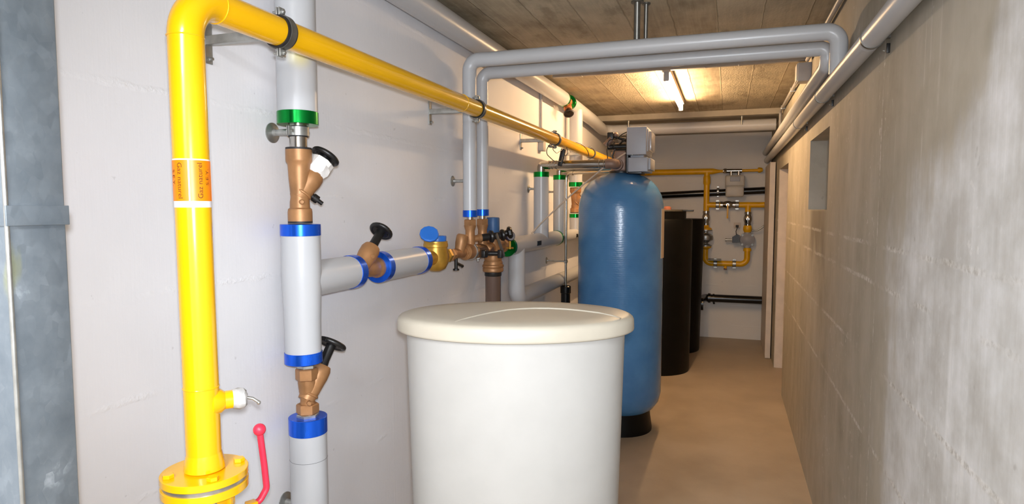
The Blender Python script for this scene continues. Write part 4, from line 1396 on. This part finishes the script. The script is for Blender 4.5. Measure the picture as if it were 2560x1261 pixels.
# moulded bead on the lid marking the hatch
arc = [(-.186, -.186), (-.172, -.165), (-.150, -.135), (-.118, -.088), (-.081, -.042), (-.030, .008), (.012, .030), (.060, .044), (.110, .046), (.165, .030), (.214, .003), (.262, -.035), (.300, -.075), (.318, -.105), (.312, -.125), (.290, -.145)]
rz = Matrix.Translation((TX, TY, 0)) @ Matrix.Rotation(R(18.6), 4, 'Z')


def lid_z(u_, v_):
    e_ = math.hypot(u_ / TA, v_ / TB)
    return LZ + (.0563 - .0018 * e_ if e_ < .75 else .0545 - .0035 * ((e_ - .75) / .19))


pts_ = [rz @ V(u_, v_, lid_z(u_, v_) - .0010) for u_, v_ in arc]
obj('hatch_bead', B().tube(pts_, lambda f_: .0008 + .0042 * math.sin(PI * min(1, max(0, f_))) ** .7, segs=12), M['cream_lid'], lid)

# ------------------------------------------------------------------ black tanks
t = thing('brine_tank', 'black cylindrical tank with stepped neck and flat cover behind the blue tank', 'tank', (-.652, 6.32, 0))
obj('tank_body', B().lathe([(0, 0), (.325, 0), (.330, .02), (.336, 1.40), (.336, 1.47), (.328, 1.483), (0, 1.483)], (-.652, 6.32, 0), (0, 0, 1), 64), M['black_tank'], t)
obj('neck', B().lathe([(0, 1.48), (.275, 1.48), (.275, 1.556), (0, 1.556)], (-.652, 6.32, 0), (0, 0, 1), 56), M['black_tank'], t)
obj('cover', B().lathe([(0, 1.556), (.288, 1.556), (.29, 1.562), (.288, 1.572), (0, 1.572)], (-.652, 6.32, 0), (0, 0, 1), 56), M['dark_steel'], t)
obj('cover_latch', B().box((-.40, 6.15, 1.556), (-.30, 6.19, 1.572), .003), M['black'], t)
obj('filler_knob', B().lathe([(0, 0), (.035, 0), (.035, .02), (.022, .032), (0, .032)], (-.54, 6.15, 1.572), (0, 0, 1), 20), M['orange_plastic'], t)
t = thing('brine_tank', 'second plain black cylindrical tank standing farthest back', 'tank', (-.575, 7.28, 0))
obj('tank_body', B().lathe([(0, 0), (.305, 0), (.31, .02), (.336, 1.40), (.340, 1.46), (.33, 1.468), (0, 1.468)], (-.575, 7.28, 0), (0, 0, 1), 64), M['black_tank'], t)
obj('outlet', B().cyl((-.275, 7.40, .50), (-.235, 7.40, .50), .07, segs=28), M['black_pipe'], t)

# ------------------------------------------------------------------ far wall gas station
GYF = 7.95
YF0 = GYF


def P(x, z, dy=0.0):
    return V(x, YF0 + dy, z)


t = thing('gas_pipework', 'yellow gas pipework loop mounted on the far wall', 'pipe', (0, GYF, .88))
g = B()
g.tube([(YX, 7.90, YZ - .0), (YX, GYF, 2.02), (-.18, GYF, 2.022)], .036, bend=.03, segs=28)
g.lathe([(.036, 0), (.022, .06), (.015, .10), (0, .10)], P(-.18, 2.022), (1, 0, 0), 24)
g.cyl(P(-.085, 2.022), P(.35, 2.026), .0165, segs=20)
g.lathe([(0, 0), (.03, .0), (.032, .02), (.022, .05), (0, .055)], P(.325, 2.026), (1, 0, .1), 20)
g.cyl(P(-.243, 2.02), P(-.243, 1.34), .034, segs=26)
g.lathe([(.034, 0), (.042, .02), (.042, .09), (.036, .11)], P(-.243, 1.86), (0, 0, 1), 26)
g.cyl(P(-.243, 1.622), P(.44, 1.622), .0335, segs=26)
g.cyl(P(.228, 1.622), P(.228, 1.36), .0335, segs=26)
g.tube([P(-.243, 1.13), P(-.243, .92), P(.232, .92), P(.232, 1.12)], .034, bend=.075, segs=28, n=10)
g.cyl(P(-.01, .92), P(-.01, .865), .018, segs=16)
g.lathe([(.036, 0), (.050, .03), (.050, .06), (.034, .10)], P(.228, 1.295), (0, 0, 1), 24)
g.lathe([(.0, 0), (.046, 0), (.046, .025), (.036, .04)], P(.232, 1.075), (0, 0, 1), 24)
g.lathe([(.0, 0), (.07, 0), (.07, .015), (.034, .04)], P(-.243, 1.325), (0, 0, 1), 24)
g.lathe([(.034, 0), (.07, .025), (.07, .04), (0, .04)], P(-.243, 1.085), (0, 0, 1), 24)
obj('pipe_run', g, M['yellow_dull'], t)
obj('drain_plug', B().hexa(P(-.01, .862), P(-.01, .846), .022), M['valve_brown'], t)

GBV = 'ball valves in the far wall gas pipework'
for (x0, z0, ax, lab) in ((-.243, 1.465, (0, 0, 1), 'chrome ball valve on the left leg of the far gas loop'), (.228, 1.455, (0, 0, 1), 'chrome ball valve on the right leg of the far gas loop'),
                          (0.0, 1.622, (1, 0, 0), 'chrome ball valve with yellow lever in the crossbar of the far gas loop')):
    t = thing('ball_valve', lab, 'valve', P(x0, z0), GBV)
    c = P(x0, z0)
    a = Vector(ax)
    g = B()
    g.lathe([(0, -.085), (.040, -.085), (.040, -.055), (.036, -.05), (.046, -.02), (.048, 0), (.046, .02), (.036, .05), (.040, .055), (.040, .085), (0, .085)], c, a, 24)
    g.cyl(c, c + V(0, -.06, 0), .016, segs=14)
    obj('body', g, M['steel'], t)
    g = B()
    if ax[0]:
        g.box((-.009, -.066, -.16), (.009, -.058, .012), .002, Matrix.Translation(c))
        obj('lever', g, M['yellow_dull'], t)
    else:
        g.box((-.009, -.066, -.06), (.009, -.058, .012), .002, Matrix.Translation(c))
        obj('lever', g, M['dark_steel'], t)
GCL = 'zinc clamps on the far gas loop'
for (x0, z0, lab) in ((-.115, 1.622, 'zinc clamp left of the crossbar valve of the far gas loop'), (.105, 1.622, 'zinc clamp right of the crossbar valve of the far gas loop'),
                      (-.125, .92, 'zinc clamp on the bottom gas pipe, the left one'), (.09, .92, 'zinc clamp on the bottom gas pipe, the right one')):
    wall_clip('pipe_clamp', lab, 'bracket', (x0, YF, z0), P(x0, z0), .034, (1, 0, 0), GCL, ring_w=.035, rod_r=.008, disc=.03, out=(0, -1, 0))
tag(obj('shelf_angle', B().box((-.21, 7.80, .965), (-.06, 8.04, .971)).box((-.21, 8.034, .93), (-.06, 8.04, .971)), M['dark_steel']),
    'small dark steel angle shelf behind the left bottom clamp', 'shelf')

t = thing('gas_meter', 'grey box gas meter hanging under the thin yellow pipe on the far wall', 'gas meter', P(.075, 1.70))
g = B()
g.box((-.035, 7.84, 1.835), (.182, 7.99, 1.968), .018)
g.box((-.028, 7.85, 1.715), (.175, 7.98, 1.85), .02)
obj('casing', g, M['meter_grey'], t)
obj('casing_seam', B().box((-.038, 7.838, 1.832), (.185, 7.992, 1.839), .002), M['meter_grey'], t)
obj('index_window', B().box((.02, 7.832, 1.895), (.13, 7.845, 1.952), .004), M['control_grey'], t)
g = B()
g.cyl((.03, GYF - .03, 1.96), (.03, GYF - .03, 2.02), .016, segs=16)
g.cyl((.115, GYF - .03, 1.96), (.115, GYF - .03, 2.02), .016, segs=16)
g.cyl((-.06, GYF - .005, 2.023), (.15, GYF - .005, 2.023), .025, segs=18)
g.hexa((-.055, GYF - .005, 2.023), (-.02, GYF - .005, 2.023), .032)
obj('union', g, M['steel'], t)

t = thing('gas_filter', 'silver gas filter with flanges on the left leg, half hidden by the black tank', 'filter', P(-.243, 1.12))
g = B()
g.lathe([(0, .0), (.075, 0), (.075, .014), (.03, .03), (.03, .055), (.06, .06), (.085, .075), (.09, .10), (.085, .13), (.06, .15), (.03, .155), (.03, .18), (.075, .186), (.075, .20), (0, .20)], P(-.243, 1.125), (0, 0, 1), 28)
obj('body', g, M['zinc'], t)
obj('cover_ring', B().torus(P(-.243, 1.226, -.07), (0, -1, 0), .055, .008, 28, 8), M['dark_steel'], t)
t = thing('gas_regulator', 'round silver gas regulator with black side actuator on the right leg', 'regulator', P(.228, 1.12))
g = B()
g.lathe([(0, -.05), (.072, -.05), (.082, -.04), (.085, 0), (.082, .03), (.05, .045), (.03, .06), (0, .062)], P(.228, 1.21), (0, -1, 0), 30)
g.cyl(P(.228, 1.115), P(.228, 1.30), .038, segs=20)
obj('body', g, M['control_grey'], t)
for k in range(4):
    a = R(45 + 90 * k)
    p = P(.228 + .078 * math.cos(a), 1.21 + .078 * math.sin(a), -.02)
    obj('corner_bolt', B().cyl(p + V(0, .03, 0), p + V(0, -.02, 0), .013, segs=12), M['dark_steel'], t)
g = B()
g.prism([(0, -.035), (0, .05), (-.03, .065), (-.085, .03), (-.085, -.035)], P(.145, 1.21, .03), (1, 0, 0), (0, 0, 1), .08)
obj('actuator', g, M['black'], t)
obj('spring_tube', B().cyl(P(-.005, 1.205, -.01), P(.065, 1.205, -.01), .014, segs=14).cyl(P(-.02, 1.205, -.01), P(0, 1.205, -.01), .018, segs=12), M['zinc'], t)
g = B()
g.tube([P(.105, 1.26, -.01), P(.10, 1.31, -.01), P(.112, 1.345, .0), P(.112, 1.375, .0)], .004, bend=.02, segs=8)
g.cyl(P(.095, 1.37, 0), P(.13, 1.37, 0), .014, segs=12)
obj('sensor_lead', g, M['black'], t)
obj('socket_plate', B().box((.075, 8.028, 1.345), (.155, 8.04, 1.41), .003), M['white_paint'], t)
tag(obj('gas_hose', B().tube([P(.27, 1.32), P(.33, 1.32), P(.38, 1.35), P(.42, 1.39), P(.44, 1.40, .08)], .009, bend=.05, segs=12), M['zinc']),
    'thin silver bent tube from the right gas leg to the right side', 'pipe')

GD = 'black drain pipes on the far wall'
t = thing('drain_pipe', 'upper black drain pipe crossing the far wall behind the gas meter', 'pipe', (0, 8.0, 1.72), GD)
obj('pipe_run', B().cyl((-1.2, 7.995, 1.722), (XR - .002, 7.995, 1.795), .041, segs=28), M['black_pipe'], t)
wall_clip('pipe_clamp', 'zinc clamp on the upper black drain pipe left of the gas meter', 'bracket', (-.115, YF, 1.782), (-.115, 7.995, 1.782), .0415, (1, 0, 0), GCL, ring_w=.02, rod_r=.006, disc=.02, out=(0, -1, 0))
t = thing('drain_pipe', 'lower black drain pipe leaving the rear black tank along the far wall', 'pipe', (0, 7.9, .44), GD)
g = B()
g.tube([(-.30, 7.60, .50), (-.235, 7.92, .50), (XR - .002, 7.92, .50)], .047, bend=.06, segs=28)
obj('pipe_run', g, M['black_pipe'], t)
g = B()
g.band((-.20, 7.92, .50), (1, 0, 0), .047, .058, .03)
g.band((-.145, 7.92, .50), (1, 0, 0), .047, .054, .02)
g.cyl((-.13, 7.92, .45), (-.13, 7.92, .43), .012, segs=10)
obj('coupling', g, M['black_pipe'], t)

# ------------------------------------------------------------------ electrics
t = thing('cable_trunking', 'grey cable trunking strip crossing the ceiling in front of the lamp', 'trunking', (-.4, 4.36, 2.50))
obj('channel', B().box((CX_ + .06, 4.342, 2.503), (.437, 4.378, H), .003), M['box_grey'], t)
for xx in (-.98, -.16, .05):
    obj('cover_clip', B().box((xx - .006, 4.339, 2.5015), (xx + .006, 4.381, 2.507), .001), M['box_grey'], t)
t = thing('junction_box', 'grey junction box in the right ceiling corner at the end of the trunking', 'junction box', (.43, 4.36, 2.37))
obj('housing', B().box((.392, 4.34, 2.378), (XR, 4.45, 2.492), .004), M['box_grey'], t)
obj('cover', B().box((.386, 4.345, 2.383), (.3935, 4.445, 2.487), .002), M['box_grey'], t)
obj('corner_screw', B().cyl((.40, 4.3405, 2.484), (.40, 4.336, 2.484), .004, segs=10).cyl((.46, 4.3405, 2.384), (.46, 4.336, 2.384), .004, segs=10), M['zinc'], t)
t = thing('conduit', 'thin grey conduit following the right ceiling corner then dropping at the far end', 'conduit', (.44, 4, 2.33))
g = B()
g.tube([(.445, YB + .01, 2.505), (.445, 4.338, 2.505)], .0125, segs=16)
g.tube([(.445, 4.452, 2.488), (.445, 6.44, 2.488), (.445, 6.44, 2.30)], .0125, bend=.03, segs=16)
obj('tube', g, M['box_grey'], t)
for yy in (2.93 - .62, 3.05, 5.3, 6.2):
    obj('saddle', B().box((.430, yy - .009, 2.485 if yy < 4.4 else 2.472), (XR, yy + .009, 2.522 if yy < 4.4 else 2.506), .002), M['zinc'], t)
t = thing('conduit', 'short vertical grey conduit on the white wall leading down to a small box', 'conduit', (XL + .012, 4.52, 2.1))
obj('tube', B().cyl((XL + .012, 4.52, 2.09), (XL + .012, 4.52, H - .001), .009, segs=16), M['box_grey'], t)
obj('outlet_box', B().box((XL, 4.485, 2.01), (XL + .040, 4.555, 2.095), .004), M['box_grey'], t)
obj('saddle', B().box((XL, 4.503, 2.16), (XL + .026, 4.537, 2.18), .002), M['box_grey'], t)

t = thing('fluorescent_lamp', 'lit fluorescent tube lamp on the ceiling glowing warm white', 'lamp', (-.40, 5.05, 2.46))
obj('batten', B().box((-.432, 4.36, 2.492), (-.380, 5.76, H), .003), M['white_paint'], t)
for yy in (4.36, 5.745):
    obj('lamp_holder', B().box((-.424, yy - .0, 2.435), (-.388, yy + .022, 2.5), .004), M['box_grey'], t)
obj('glowing_tube', B().cyl((-.406, 4.384, 2.456), (-.406, 5.742, 2.456), .0135, segs=20), M['tube'], t)
